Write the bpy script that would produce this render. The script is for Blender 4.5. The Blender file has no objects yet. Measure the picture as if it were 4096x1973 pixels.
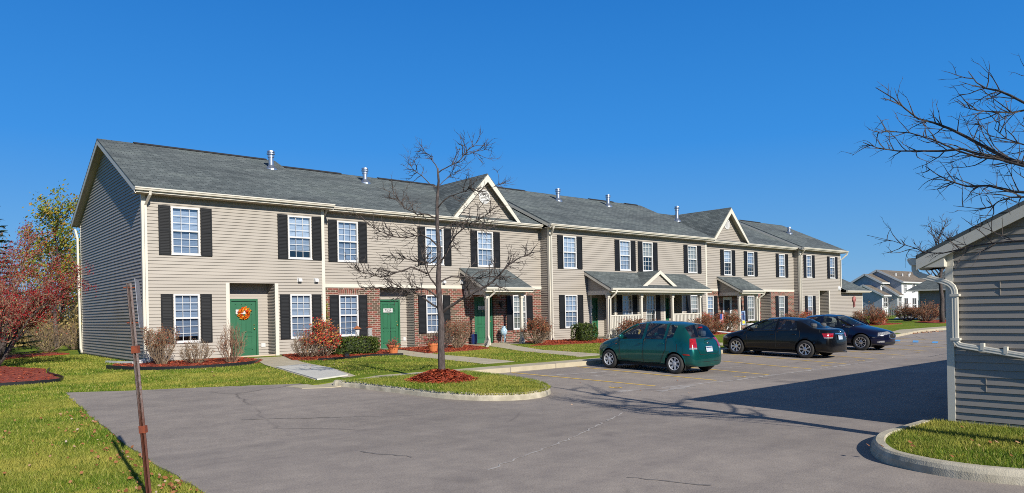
import bpy, bmesh, math, random
import numpy as np
from mathutils import Vector, Matrix
from mathutils.bvhtree import BVHTree

C = bpy.context.scene.collection
R = math.radians
rnd = random.Random(7)

# ------------------------------------------------------------------ helpers
class MB:
    """collects shapes and links them as ONE mesh object"""
    def __init__(s, org=(0, 0, 0)):
        s.v = []; s.f = []; s.m = []; s.org = Vector(org)
    def add(s, vs, fs, mi=0):
        b = len(s.v); s.v += [tuple(p) for p in vs]
        for q in fs:
            s.f.append(tuple(b + i for i in q)); s.m.append(mi)
        return s
    def quad(s, a, b, c, d, mi=0):
        return s.add([a, b, c, d], [(0, 1, 2, 3)], mi)
    def box(s, x0, x1, y0, y1, z0, z1, mi=0):
        vs = [(x, y, z) for z in (z0, z1) for y in (y0, y1) for x in (x0, x1)]
        return s.add(vs, [(0, 2, 3, 1), (4, 5, 7, 6), (0, 1, 5, 4), (2, 6, 7, 3), (0, 4, 6, 2), (1, 3, 7, 5)], mi)
    def beam(s, a, b, w, h, up=(0, 0, 1), mi=0):
        """rectangular bar from a to b, width w across, height h along up"""
        a = Vector(a); b = Vector(b); d = (b - a).normalized(); up = Vector(up)
        sd = d.cross(up)
        sd = sd.normalized() if sd.length > 1e-4 else Vector((1, 0, 0))
        u = sd.cross(d).normalized()
        vs = []
        for p in (a, b):
            for i, j in ((-1, -1), (1, -1), (1, 1), (-1, 1)):
                vs.append(p + sd * (w / 2 * i) + u * (h / 2 * j))
        return s.add(vs, [(0, 1, 2, 3), (7, 6, 5, 4), (0, 4, 5, 1), (1, 5, 6, 2), (2, 6, 7, 3), (3, 7, 4, 0)], mi)
    def prism(s, poly, axis, a, b, mi=0):
        """2D polygon extruded along axis; axis 'x': poly=(y,z); 'y': (x,z); 'z': (x,y)"""
        def p3(p, t):
            return {'x': (t, p[0], p[1]), 'y': (p[0], t, p[1]), 'z': (p[0], p[1], t)}[axis]
        n = len(poly)
        vs = [p3(p, a) for p in poly] + [p3(p, b) for p in poly]
        fs = [tuple(range(n)), tuple(range(2 * n - 1, n - 1, -1))]
        fs += [(i, i + n, (i + 1) % n + n, (i + 1) % n) for i in range(n)]
        return s.add(vs, fs, mi)
    def tube(s, pts, rads, n=6, mi=0, cap=True, flat=None):
        pts = [Vector(p) for p in pts]
        if not hasattr(rads, '__len__'):
            rads = [rads] * len(pts)
        vs = []; k = len(pts); prev = None
        for i, p in enumerate(pts):
            d = (pts[min(i + 1, k - 1)] - pts[max(i - 1, 0)])
            d = d.normalized() if d.length > 1e-9 else Vector((0, 0, 1))
            if prev is None:
                a = Vector((0, 0, 1)) if abs(d.z) < .9 else Vector((1, 0, 0))
                u = d.cross(a).normalized()
            else:
                u = prev - d * prev.dot(d)
                u = u.normalized() if u.length > 1e-6 else d.orthogonal().normalized()
            prev = u; w = d.cross(u)
            for j in range(n):
                t = 2 * math.pi * (j + .5) / n
                fx, fy = (1, 1) if flat is None else flat
                vs.append(p + (u * (math.cos(t) * fx) + w * (math.sin(t) * fy)) * rads[i])
        fs = [(i * n + j, i * n + (j + 1) % n, (i + 1) * n + (j + 1) % n, (i + 1) * n + j) for i in range(k - 1) for j in range(n)]
        if cap:
            fs += [tuple(range(n - 1, -1, -1)), tuple(range((k - 1) * n, k * n))]
        return s.add(vs, fs, mi)
    def lathe(s, prof, c=(0, 0, 0), n=24, axis='z', mi=0):
        """prof: (r, h) pairs"""
        vs = []
        for r, h in prof:
            for j in range(n):
                t = 2 * math.pi * j / n
                a, b = r * math.cos(t), r * math.sin(t)
                p = {'z': (a, b, h), 'y': (a, h, b), 'x': (h, a, b)}[axis]
                vs.append((p[0] + c[0], p[1] + c[1], p[2] + c[2]))
        k = len(prof)
        fs = [(i * n + j, i * n + (j + 1) % n, (i + 1) * n + (j + 1) % n, (i + 1) * n + j) for i in range(k - 1) for j in range(n)]
        return s.add(vs, fs, mi)
    def build(s, name, mats, parent=None, smooth=False, uv=False, at=None):
        me = bpy.data.meshes.new(name)
        o = s.org
        me.from_pydata([(x - o.x, y - o.y, z - o.z) for x, y, z in s.v], [], s.f)
        mats = mats if isinstance(mats, (list, tuple)) else [mats]
        for m in mats:
            me.materials.append(m)
        if len(mats) > 1:
            me.polygons.foreach_set('material_index', s.m)
        if smooth:
            me.polygons.foreach_set('use_smooth', [True] * len(s.f))
        if uv:
            metric_uv(me)
        me.update()
        ob = bpy.data.objects.new(name, me); C.objects.link(ob)
        if parent is not None:
            ob.parent = parent
        else:
            ob.location = s.org if at is None else at
        return ob

def metric_uv(me):
    """u along the level direction of each face, v up its slope, in metres"""
    l = me.uv_layers.new(name='UVMap')
    for p in me.polygons:
        n = p.normal
        if abs(n.z) > .985:
            u, w = Vector((1, 0, 0)), Vector((0, 1, 0))
        else:
            u = Vector((0, 0, 1)).cross(n).normalized(); w = n.cross(u)
        for li in p.loop_indices:
            co = me.vertices[me.loops[li].vertex_index].co
            l.data[li].uv = (co.dot(u), co.dot(w))

def tag(o, label=None, cat=None, group=None, kind=None):
    for k, v in (('label', label), ('category', cat), ('group', group), ('kind', kind)):
        if v:
            o[k] = v
    return o

def thing(name, label, cat, loc=(0, 0, 0), rz=0, group=None):
    o = bpy.data.objects.new(name, None); C.objects.link(o)
    o.empty_display_size = .1
    o.location = loc; o.rotation_euler = (0, 0, rz)
    return tag(o, label, cat, group)

def dup(root, loc, rz=0, sc=(1, 1, 1), label=None, group=None):
    r = root.copy(); C.objects.link(r)
    r.location = loc; r.rotation_euler = (0, 0, rz); r.scale = sc
    tag(r, label, None, group)
    for ch in list(root.children):
        c = ch.copy(); C.objects.link(c); c.parent = r
        for g in list(ch.children):
            d = g.copy(); C.objects.link(d); d.parent = c
    return r

def mesh_np(name, verts, faces_n, mats, parent=None, smooth=False):
    """fast mesh: verts (N,3); faces_n = verts per face, consecutive"""
    me = bpy.data.meshes.new(name)
    N = len(verts); F = N // faces_n
    me.vertices.add(N); me.vertices.foreach_set('co', np.asarray(verts, dtype=np.float32).ravel())
    me.loops.add(N); me.loops.foreach_set('vertex_index', np.arange(N, dtype=np.int32))
    me.polygons.add(F); me.polygons.foreach_set('loop_start', np.arange(0, N, faces_n, dtype=np.int32))
    for m in (mats if isinstance(mats, (list, tuple)) else [mats]):
        me.materials.append(m)
    me.update(calc_edges=True)
    o = bpy.data.objects.new(name, me); C.objects.link(o)
    if parent is not None:
        o.parent = parent
    return o

_glyph = {}
def text_mesh(txt, size):
    """flat letters as (verts2d, faces), lower left at 0,0"""
    cu = bpy.data.curves.new('lettering', 'FONT'); cu.body = txt; cu.size = size
    o = bpy.data.objects.new('lettering', cu); C.objects.link(o)
    dg = bpy.context.evaluated_depsgraph_get()
    me = o.evaluated_get(dg).to_mesh()
    vs = [(v.co.x, v.co.y) for v in me.vertices]; fs = [tuple(p.vertices) for p in me.polygons]
    o.evaluated_get(dg).to_mesh_clear()
    bpy.data.objects.remove(o); bpy.data.curves.remove(cu)
    return vs, fs

# ------------------------------------------------------------------ materials
def nt(name):
    m = bpy.data.materials.new(name); m.use_nodes = True
    t = m.node_tree; b = t.nodes['Principled BSDF']
    return m, t, b

def node(t, typ, **kw):
    n = t.nodes.new(typ)
    for k, v in kw.items():
        if k in n.inputs:
            n.inputs[k].default_value = v
        else:
            setattr(n, k, v)
    return n

def ramp(t, fac, stops, interp='LINEAR'):
    r = t.nodes.new('ShaderNodeValToRGB'); cr = r.color_ramp; cr.interpolation = interp
    while len(cr.elements) < len(stops):
        cr.elements.new(.5)
    for e, (p, c) in zip(cr.elements, stops):
        e.position = p; e.color = (*c, 1)
    t.links.new(fac, r.inputs[0]); return r.outputs[0]

def coords(t, scale=(1, 1, 1), src='Object'):
    tc = t.nodes.new('ShaderNodeTexCoord'); mp = t.nodes.new('ShaderNodeMapping')
    mp.inputs['Scale'].default_value = scale
    t.links.new(tc.outputs[src], mp.inputs[0]); return mp.outputs[0]

def noise(t, vec, scale, detail=4, rough=.55):
    n = node(t, 'ShaderNodeTexNoise', Scale=scale, Detail=detail, Roughness=rough)
    t.links.new(vec, n.inputs['Vector']); return n.outputs['Fac']

def mixc(t, a, b, fac, mode='MIX'):
    n = t.nodes.new('ShaderNodeMix'); n.data_type = 'RGBA'; n.blend_type = mode
    for i, x in ((6, a), (7, b)):
        if isinstance(x, tuple):
            n.inputs[i].default_value = (*x, 1)
        else:
            t.links.new(x, n.inputs[i])
    if isinstance(fac, (int, float)):
        n.inputs[0].default_value = fac
    else:
        t.links.new(fac, n.inputs[0])
    return n.outputs[2]

def bump(t, b, h, strength=.3, dist=.01):
    n = node(t, 'ShaderNodeBump', Strength=strength, Distance=dist)
    t.links.new(h, n.inputs['Height']); t.links.new(n.outputs[0], b.inputs['Normal'])

def M(name, col, col2=None, scale=4, rough=.7, metal=0, bmp=0, bscale=60, coat=0, stretch=(1, 1, 1), lo=.35, hi=.65, spec=.5):
    m, t, b = nt(name)
    b.inputs['Roughness'].default_value = rough; b.inputs['Metallic'].default_value = metal
    b.inputs['Coat Weight'].default_value = coat; b.inputs['Coat Roughness'].default_value = .03
    b.inputs['Specular IOR Level'].default_value = spec
    b.inputs['Base Color'].default_value = (*col, 1)
    if col2 or bmp:
        v = coords(t, stretch)
        if col2:
            t.links.new(ramp(t, noise(t, v, scale, 5), [(lo, col), (hi, col2)]), b.inputs['Base Color'])
        if bmp:
            bump(t, b, noise(t, v, bscale, 3), bmp)
    return m

def M_island(name, stops, rough=.7, trans=0, patch=None):
    """a colour for every loose piece (leaf, blade, chip)"""
    m, t, b = nt(name)
    g = t.nodes.new('ShaderNodeNewGeometry')
    c = ramp(t, g.outputs['Random Per Island'], stops)
    if patch:
        v = coords(t)
        f = ramp(t, noise(t, v, patch[1], 4), [(.42, (0, 0, 0)), (.62, (1, 1, 1))])
        c = mixc(t, c, patch[0], f)
        c = mixc(t, c, ramp(t, noise(t, v, 1.7, 5, .65), [(.3, (.6, .7, .55)), (.5, (1, 1, 1)), (.72, (1.25, 1.1, 1.15))]), 1, 'MULTIPLY')
    t.links.new(c, b.inputs['Base Color']); b.inputs['Roughness'].default_value = rough
    b.inputs['Specular IOR Level'].default_value = .25
    if trans:
        tr = t.nodes.new('ShaderNodeBsdfTranslucent'); t.links.new(c, tr.inputs[0])
        mx = t.nodes.new('ShaderNodeMixShader'); mx.inputs[0].default_value = trans
        t.links.new(b.outputs[0], mx.inputs[1]); t.links.new(tr.outputs[0], mx.inputs[2])
        t.links.new(mx.outputs[0], t.nodes['Material Output'].inputs[0])
    return m

def M_brick(name, swap=False):
    m, t, b = nt(name)
    v = coords(t, (1, 1, 1), 'UV')
    if swap:
        v2 = t.nodes.new('ShaderNodeMapping'); v2.inputs['Rotation'].default_value = (0, 0, R(90))
        t.links.new(v, v2.inputs[0]); v = v2.outputs[0]
    br = node(t, 'ShaderNodeTexBrick', Scale=1, offset=0 if swap else .5)
    for k, x in (('Brick Width', .235), ('Row Height', .086), ('Mortar Size', .0085), ('Mortar Smooth', .1), ('Bias', -.15)):
        br.inputs[k].default_value = x
    br.inputs['Color1'].default_value = (.18, .05, .034, 1); br.inputs['Color2'].default_value = (.12, .04, .028, 1)
    br.inputs['Mortar'].default_value = (.40, .32, .26, 1)
    t.links.new(v, br.inputs['Vector'])
    # a second brick grid picks out the odd dark olive brick
    b2 = node(t, 'ShaderNodeTexBrick', Scale=1, offset=0 if swap else .5)
    for k, x in (('Brick Width', .235), ('Row Height', .086), ('Mortar Size', .0), ('Bias', .25)):
        b2.inputs[k].default_value = x
    b2.inputs['Color1'].default_value = (0, 0, 0, 1); b2.inputs['Color2'].default_value = (1, 1, 1, 1)
    t.links.new(v, b2.inputs['Vector'])
    f = ramp(t, b2.outputs[0], [(.72, (0, 0, 0)), (.8, (1, 1, 1))])
    dark = mixc(t, (.075, .048, .028), (.40, .32, .26), br.outputs['Fac'])
    c = mixc(t, br.outputs[0], dark, f)
    nz = noise(t, v, 30, 4)
    c = mixc(t, c, ramp(t, nz, [(.3, (.7, .7, .7)), (.7, (1.15, 1.15, 1.15))]), 1, 'MULTIPLY')
    t.links.new(c, b.inputs['Base Color']); b.inputs['Roughness'].default_value = .85
    inv = ramp(t, br.outputs['Fac'], [(0, (1, 1, 1)), (1, (0, 0, 0))])
    bump(t, b, inv, .7, .008)
    return m

def M_shingle(name, c1, c2, stain):
    m, t, b = nt(name)
    v = coords(t, (1, 1, 1), 'UV')
    br = node(t, 'ShaderNodeTexBrick', Scale=1)
    br.offset_frequency = 2; br.offset = .42
    for k, x in (('Brick Width', .33), ('Row Height', .145), ('Mortar Size', .011), ('Mortar Smooth', .3), ('Bias', 0.)):
        br.inputs[k].default_value = x
    br.inputs['Color1'].default_value = (*c1, 1); br.inputs['Color2'].default_value = (*c2, 1)
    br.inputs['Mortar'].default_value = (.03, .035, .036, 1)
    t.links.new(v, br.inputs['Vector'])
    big = ramp(t, noise(t, coords(t, (.35, 1.3, 1), 'UV'), .55, 6, .6), [(.33, (.7, .7, .72)), (.52, (1, 1, 1)), (.75, stain)])
    c = mixc(t, br.outputs[0], big, 1, 'MULTIPLY')
    fine = ramp(t, noise(t, v, 90, 2), [(.2, (.75, .75, .75)), (.8, (1.2, 1.2, 1.2))])
    c = mixc(t, c, fine, 1, 'MULTIPLY')
    t.links.new(c, b.inputs['Base Color']); b.inputs['Roughness'].default_value = .93
    b.inputs['Specular IOR Level'].default_value = .25
    # each course rises to a butt edge
    sx = t.nodes.new('ShaderNodeSeparateXYZ'); t.links.new(v, sx.inputs[0])
    dv = node(t, 'ShaderNodeMath', operation='DIVIDE'); dv.inputs[1].default_value = .145
    t.links.new(sx.outputs[1], dv.inputs[0])
    fr = node(t, 'ShaderNodeMath', operation='FRACT'); t.links.new(dv.outputs[0], fr.inputs[0])
    iv = node(t, 'ShaderNodeMath', operation='SUBTRACT'); iv.inputs[0].default_value = 1; t.links.new(fr.outputs[0], iv.inputs[1])
    bump(t, b, iv.outputs[0], .6, .012)
    return m

def M_glass(name, tint, refl, rough=.0):
    m, t, b = nt(name)
    tr = t.nodes.new('ShaderNodeBsdfTransparent'); tr.inputs[0].default_value = (*tint, 1)
    gl = t.nodes.new('ShaderNodeBsdfGlossy'); gl.inputs['Roughness'].default_value = rough
    gl.inputs[0].default_value = (1, 1, 1, 1)
    lw = t.nodes.new('ShaderNodeLayerWeight'); lw.inputs[0].default_value = .35
    ma = node(t, 'ShaderNodeMath', operation='MULTIPLY_ADD'); ma.inputs[1].default_value = .6; ma.inputs[2].default_value = refl
    ma.use_clamp = True
    t.links.new(lw.outputs['Fresnel'], ma.inputs[0])
    mx = t.nodes.new('ShaderNodeMixShader')
    t.links.new(ma.outputs[0], mx.inputs[0]); t.links.new(tr.outputs[0], mx.inputs[1]); t.links.new(gl.outputs[0], mx.inputs[2])
    t.links.new(mx.outputs[0], t.nodes['Material Output'].inputs[0])
    return m

def M_paint(name, col, rough=.35, flake=.0, coat=.8):
    m, t, b = nt(name)
    b.inputs['Base Color'].default_value = (*col, 1); b.inputs['Roughness'].default_value = rough
    b.inputs['Metallic'].default_value = flake
    b.inputs['Coat Weight'].default_value = coat; b.inputs['Coat Roughness'].default_value = .04; b.inputs['Specular IOR Level'].default_value = .3
    dust = ramp(t, noise(t, coords(t), 3, 5), [(.4, col), (.75, tuple(min(1, c * 1.2 + .001) for c in col))])
    t.links.new(dust, b.inputs['Base Color'])
    return m

def M_asphalt():
    m, t, b = nt('asphalt')
    v = coords(t)
    big = ramp(t, noise(t, v, .16, 6, .6), [(.3, (.208, .181, .160)), (.5, (.26, .226, .199)), (.7, (.31, .268, .233))])
    streak = ramp(t, noise(t, coords(t, (.25, 1.6, 1)), .8, 6, .65), [(.3, (.82, .82, .84)), (.5, (1, 1, 1)), (.75, (1.08, 1.08, 1.07))])
    c = mixc(t, big, streak, .8, 'MULTIPLY')
    mid = ramp(t, noise(t, v, 2.2, 8, .75), [(.3, (.78, .78, .80)), (.7, (1.16, 1.16, 1.14))])
    c = mixc(t, c, mid, .9, 'MULTIPLY')
    sp = ramp(t, noise(t, v, 18, 3, .8), [(.28, (.55, .55, .57)), (.42, (1, 1, 1)), (.66, (1, 1, 1)), (.76, (1.6, 1.55, 1.5))])
    c = mixc(t, c, sp, .6, 'MULTIPLY')
    fine = ramp(t, noise(t, v, 55, 3, .8), [(.25, (.5, .5, .52)), (.5, (1, 1, 1)), (.78, (1.45, 1.42, 1.38))])
    c = mixc(t, c, fine, .75, 'MULTIPLY')
    # oil spots
    spot = ramp(t, noise(t, v, .75, 3, .4), [(.66, (1, 1, 1)), (.76, (.6, .6, .63))])
    c = mixc(t, c, spot, .8, 'MULTIPLY')
    # hairline cracks
    wv = node(t, 'ShaderNodeTexNoise', Scale=1.3, Detail=5)
    t.links.new(v, wv.inputs['Vector'])
    dv = mixc(t, v, wv.outputs['Color'], .35, 'ADD')
    vo = node(t, 'ShaderNodeTexVoronoi', feature='DISTANCE_TO_EDGE', Scale=.16)
    t.links.new(dv, vo.inputs['Vector'])
    ck = ramp(t, vo.outputs['Distance'], [(0, (.45, .45, .47)), (.006, (1, 1, 1))])
    ms = ramp(t, noise(t, v, .22, 2), [(.48, (0, 0, 0)), (.58, (1, 1, 1))])
    c = mixc(t, c, mixc(t, (1, 1, 1), ck, ms), .8, 'MULTIPLY')
    t.links.new(c, b.inputs['Base Color']); b.inputs['Roughness'].default_value = .88
    b.inputs['Specular IOR Level'].default_value = .3
    bump(t, b, noise(t, v, 70, 3, .8), .5, .006)
    return m

def M_ground():
    m, t, b = nt('lawn_soil')
    v = coords(t)
    c = ramp(t, noise(t, v, .5, 6, .6), [(.3, (.10, .16, .015)), (.5, (.145, .205, .022)), (.68, (.235, .25, .04))])
    f = ramp(t, noise(t, v, 35, 4, .8), [(.25, (.5, .55, .45)), (.75, (1.3, 1.25, 1.15))])
    c = mixc(t, c, f, 1, 'MULTIPLY')
    t.links.new(c, b.inputs['Base Color']); b.inputs['Roughness'].default_value = .95
    b.inputs['Specular IOR Level'].default_value = .1
    bump(t, b, noise(t, v, 50, 4, .8), .8, .03)
    return m

def M_blind(k=(1, 1, 1)):
    m, t, b = nt('window_blind')
    v = coords(t)
    sx = t.nodes.new('ShaderNodeSeparateXYZ'); t.links.new(v, sx.inputs[0])
    dv = node(t, 'ShaderNodeMath', operation='MULTIPLY'); dv.inputs[1].default_value = 1 / .05
    t.links.new(sx.outputs[2], dv.inputs[0])
    fr = node(t, 'ShaderNodeMath', operation='FRACT'); t.links.new(dv.outputs[0], fr.inputs[0])
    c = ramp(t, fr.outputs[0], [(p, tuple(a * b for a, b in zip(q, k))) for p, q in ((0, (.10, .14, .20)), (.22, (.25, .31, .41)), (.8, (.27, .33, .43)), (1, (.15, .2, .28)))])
    t.links.new(c, b.inputs['Base Color']); b.inputs['Roughness'].default_value = .6
    return m

mt = {}
mt['siding'] = M('vinyl_siding', (.295, .266, .229), (.323, .292, .252), scale=.7, rough=.55, bmp=.06, bscale=25, stretch=(.3, .3, 4))
mt['siding_grey'] = M('grey_vinyl_siding', (.225, .205, .18), (.25, .228, .20), scale=.7, rough=.5, bmp=.06, bscale=25, stretch=(.3, .3, 4))
mt['trim'] = M('cream_trim', (.57, .54, .465), (.53, .50, .43), scale=1.2, rough=.5)
mt['white'] = M('white_vinyl', (.55, .55, .545), (.52, .525, .525), scale=2, rough=.4)
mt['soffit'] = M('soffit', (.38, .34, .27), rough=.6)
mt['shutter'] = M('black_shutter', (.006, .007, .009), (.009, .010, .012), scale=3, rough=.55, spec=.25)
mt['brick'] = M_brick('red_brick'); mt['soldier'] = M_brick('soldier_brick', True)
mt['roof'] = M_shingle('grey_shingle', (.078, .094, .097), (.135, .155, .155), (1.28, 1.28, 1.2))
mt['roof_bg'] = M_shingle('brown_shingle', (.16, .13, .10), (.2, .165, .13), (1.15, 1.12, 1.05))
mt['ridge'] = M('ridge_cap', (.015, .015, .018), rough=.9)
mt['door'] = M('green_door_paint', (.018, .105, .05), (.022, .118, .058), scale=2, rough=.45)
mt['brass'] = M('brass', (.75, .5, .18), rough=.25, metal=1)
mt['steel'] = M('galvanised_steel', (.52, .55, .6), (.42, .45, .5), scale=8, rough=.35, metal=.9)
mt['concrete'] = M('concrete', (.35, .305, .215), (.43, .375, .27), scale=2.5, rough=.9, bmp=.25, bscale=90)
mt['concrete_new'] = M('new_concrete', (.45, .44, .40), (.50, .485, .44), scale=2, rough=.9, bmp=.2, bscale=90)
mt['kerb'] = M('kerb_concrete', (.30, .27, .20), (.44, .40, .31), scale=5, rough=.92, bmp=.5, bscale=70)
mt['foundation'] = M('foundation_block', (.42, .33, .25), (.5, .4, .3), scale=3, rough=.9, bmp=.3)
mt['asphalt'] = M_asphalt(); mt['ground'] = M_ground()
mt['yellow'] = M('yellow_line_paint', (.62, .40, .06), (.46, .32, .11), scale=22, rough=.8, lo=.4, hi=.75)
mt['blue'] = M('blue_line_paint', (.035, .3, .72), (.12, .28, .45), scale=5, rough=.8)
mt['pale'] = M('pale_seam', (.37, .345, .32), (.265, .235, .215), scale=2.5, rough=.9, lo=.42, hi=.6)
mt['tar'] = M('tar_seam', (.15, .135, .125), (.205, .183, .168), scale=4, rough=.8, lo=.4, hi=.62)
mt['mulch'] = M('mulch_bed', (.29, .045, .017), (.16, .025, .011), scale=14, rough=.95, bmp=.9, bscale=40)
mt['chips'] = M_island('mulch_chip', [(0, (.13, .016, .007)), (.4, (.32, .048, .017)), (.75, (.46, .08, .028)), (1, (.5, .16, .075))], .9)
mt['edging'] = M('black_edging', (.012, .013, .016), rough=.3)
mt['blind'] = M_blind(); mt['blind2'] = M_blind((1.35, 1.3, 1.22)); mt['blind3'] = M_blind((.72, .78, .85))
mt['pane'] = M_glass('window_glass', (.95, .98, 1), .13); mt['screen'] = M_glass('screened_glass', (.72, .76, .8), .10)
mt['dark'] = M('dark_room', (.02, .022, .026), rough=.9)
mt['curtain'] = M('pale_curtain', (.30, .31, .29), (.2, .21, .2), scale=14, rough=.8, stretch=(1, 1, .05))
def M_rust():
    m, t, b = nt('rusty_steel'); v = coords(t)
    n = noise(t, v, 60, 5, .7)
    grey = ramp(t, n, [(.36, (.10, .05, .04)), (.5, (.15, .115, .108)), (.72, (.21, .18, .175))])
    rust = ramp(t, n, [(.3, (.06, .022, .015)), (.7, (.13, .04, .022))])
    sx = t.nodes.new('ShaderNodeSeparateXYZ'); t.links.new(v, sx.inputs[0])
    mr = node(t, 'ShaderNodeMapRange'); mr.inputs[1].default_value = .95; mr.inputs[2].default_value = 1.3
    ad = node(t, 'ShaderNodeMath', operation='MULTIPLY_ADD'); ad.inputs[1].default_value = .5
    t.links.new(n, ad.inputs[0]); t.links.new(sx.outputs[2], ad.inputs[2]); t.links.new(ad.outputs[0], mr.inputs[0])
    t.links.new(mixc(t, rust, grey, mr.outputs[0]), b.inputs['Base Color']); b.inputs['Roughness'].default_value = .65; b.inputs['Metallic'].default_value = .15
    bump(t, b, n, .2); return m
mt['rust'] = M_rust()
mt['rustdark'] = M('rust', (.22, .045, .015), (.13, .03, .015), scale=20, rough=.85, bmp=.3)
mt['signback'] = M('sign_back', (.30, .31, .36), (.25, .26, .31), scale=6, rough=.4, metal=.5)
mt['terracotta'] = M('terracotta', (.42, .12, .035), (.5, .16, .05), scale=6, rough=.8)
mt['bark'] = M('grey_bark', (.035, .026, .024), (.095, .076, .072), scale=22, rough=.9, bmp=.7, bscale=45, stretch=(1, 1, .35))
mt['twig'] = M('dark_twig', (.026, .019, .017), (.085, .068, .06), scale=9, rough=.85)
mt['twig_tan'] = M('tan_twig', (.20, .145, .09), (.12, .085, .055), scale=9, rough=.9)
mt['twig_red'] = M('reddish_twig', (.17, .075, .045), (.24, .17, .11), scale=9, rough=.9)
mt['plate'] = M('number_plate', (.5, .5, .49), rough=.5)
mt['ink'] = M('black_lettering', (.01, .01, .012), rough=.6)
mt['black'] = M('black_metal', (.012, .012, .014), rough=.4)
mt['redleaf'] = M_island('red_leaf', [(0, (.22, .012, .012)), (.35, (.5, .03, .03)), (.6, (.55, .13, .06)), (.8, (.4, .2, .07)), (1, (.5, .36, .06))], .6, .25)
mt['berry'] = M_island('red_berry', [(0, (.10, .004, .006)), (.5, (.22, .007, .012)), (1, (.34, .02, .024))], .45, .1)
mt['rustleaf'] = M_island('rust_leaf', [(0, (.13, .03, .02)), (.4, (.22, .08, .035)), (.7, (.24, .15, .06)), (1, (.46, .06, .04))], .7, .2)
mt['boxleaf'] = M_island('boxwood_leaf', [(0, (.012, .028, .005)), (.5, (.04, .075, .010)), (1, (.11, .135, .022))], .5, .2)
mt['fallleaf'] = M_island('turning_leaf', [(0, (.07, .12, .015)), (.4, (.18, .22, .025)), (.7, (.33, .28, .04)), (1, (.38, .19, .04))], .7, .3)
mt['needle'] = M_island('spruce_needle', [(0, (.015, .035, .01)), (.6, (.045, .08, .018)), (1, (.11, .13, .03))], .6, .1)
mt['brush'] = M_island('dry_brush', [(0, (.20, .135, .055)), (.5, (.38, .28, .11)), (1, (.52, .42, .16))], .8, .25)
mt['greybrush'] = M_island('grey_brush', [(0, (.09, .06, .045)), (.6, (.17, .12, .085)), (1, (.22, .13, .06))], .85, .1)
mt['blade'] = M_island('grass_blade', [(0, (.055, .115, .008)), (.45, (.125, .20, .014)), (.78, (.22, .28, .03)), (.92, (.38, .35, .08)), (1, (.48, .39, .16))], .6, .3, patch=((.33, .315, .06), .55))
mt['leaf'] = M_island('fallen_leaf', [(0, (.11, .045, .018)), (.4, (.24, .09, .035)), (.75, (.33, .16, .075)), (1, (.42, .34, .27))], .8, .1)
mt['flower'] = M_island('petunia', [(0, (.05, .07, .02)), (.35, (.1, .11, .04)), (.5, (.28, .02, .04)), (1, (.45, .05, .07))], .7, .2)
mt['wreath'] = M_island('wreath_leaf', [(0, (.5, .02, .01)), (.35, (.7, .12, .01)), (.7, (.75, .3, .02)), (1, (.7, .5, .05))], .6, .2)

# ------------------------------------------------------------------ camera, sun, sky
def setup():
    sc = bpy.context.scene
    F, roll, yaw = 2900.0, R(1.1), R(40.5)
    f = Vector((math.sin(yaw), math.cos(yaw), 0)); r = Vector((math.cos(yaw), -math.sin(yaw), 0)); u = Vector((0, 0, 1))
    x = math.cos(roll) * r - math.sin(roll) * u
    y = math.sin(roll) * r + math.cos(roll) * u
    m = Matrix((x, y, -f)).transposed().to_4x4(); m.translation = (0, 0, 1.7)
    cd = bpy.data.cameras.new('camera'); co = bpy.data.objects.new('camera', cd); C.objects.link(co)
    co.matrix_world = m
    cd.sensor_fit = 'HORIZONTAL'; cd.sensor_width = 36; cd.lens = 36 * F / 4096
    cd.shift_y = 267.5 / 4096; cd.clip_end = 3000; cd.clip_start = .05
    sc.camera = co
    az, el = R(9), R(28.5)
    ld = bpy.data.lights.new('sun', 'SUN'); ld.energy = 5.0; ld.angle = R(.53); ld.color = (1, .94, .84)
    lo = bpy.data.objects.new('sun', ld); C.objects.link(lo)
    d = Vector((math.sin(az) * math.cos(el), math.cos(az) * math.cos(el), -math.sin(el)))
    lo.rotation_euler = d.to_track_quat('-Z', 'Y').to_euler(); lo.location = (0, -20, 30)
    w = bpy.data.worlds.new('World'); sc.world = w; w.use_nodes = True
    t = w.node_tree; bg = t.nodes['Background']
    sk = t.nodes.new('ShaderNodeTexSky'); sk.sky_type = 'NISHITA'; sk.sun_disc = False
    sk.sun_elevation = el; sk.sun_rotation = R(180 + 9); sk.air_density = 1.0; sk.dust_density = .1; sk.ozone_density = 3.5
    hs = node(t, 'ShaderNodeHueSaturation', Saturation=1.2, Hue=.51)
    t.links.new(sk.outputs[0], hs.inputs['Color'])
    # the clear autumn sky is a deeper, more even blue than the model's: grade it by height above the horizon
    tc = t.nodes.new('ShaderNodeTexCoord'); sx = t.nodes.new('ShaderNodeSeparateXYZ'); t.links.new(tc.outputs['Generated'], sx.inputs[0])
    cl = ramp(t, sx.outputs[2], [(0, (1.3, 3.0, 5.4)), (.06, (.85, 2.7, 5.35)), (.22, (.22, 2.0, 5.6)), (.40, (.11, 1.42, 4.6)), (.55, (.5, 1.15, 2.7)), (1, (.75, 1.0, 1.6))])
    t.links.new(mixc(t, hs.outputs[0], cl, .88), bg.inputs[0])
    bg.inputs[1].default_value = .1
    vs = sc.view_settings; vs.view_transform = 'Standard'; vs.look = 'None'; vs.gamma = 1; vs.exposure = .42
    sc.render.film_transparent = False
    try:
        sc.cycles.max_bounces = 6; sc.cycles.transparent_max_bounces = 10
        sc.cycles.use_denoising = False; sc.cycles.sample_clamp_indirect = 4; sc.cycles.filter_width = .95
    except Exception:
        pass
setup()
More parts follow.
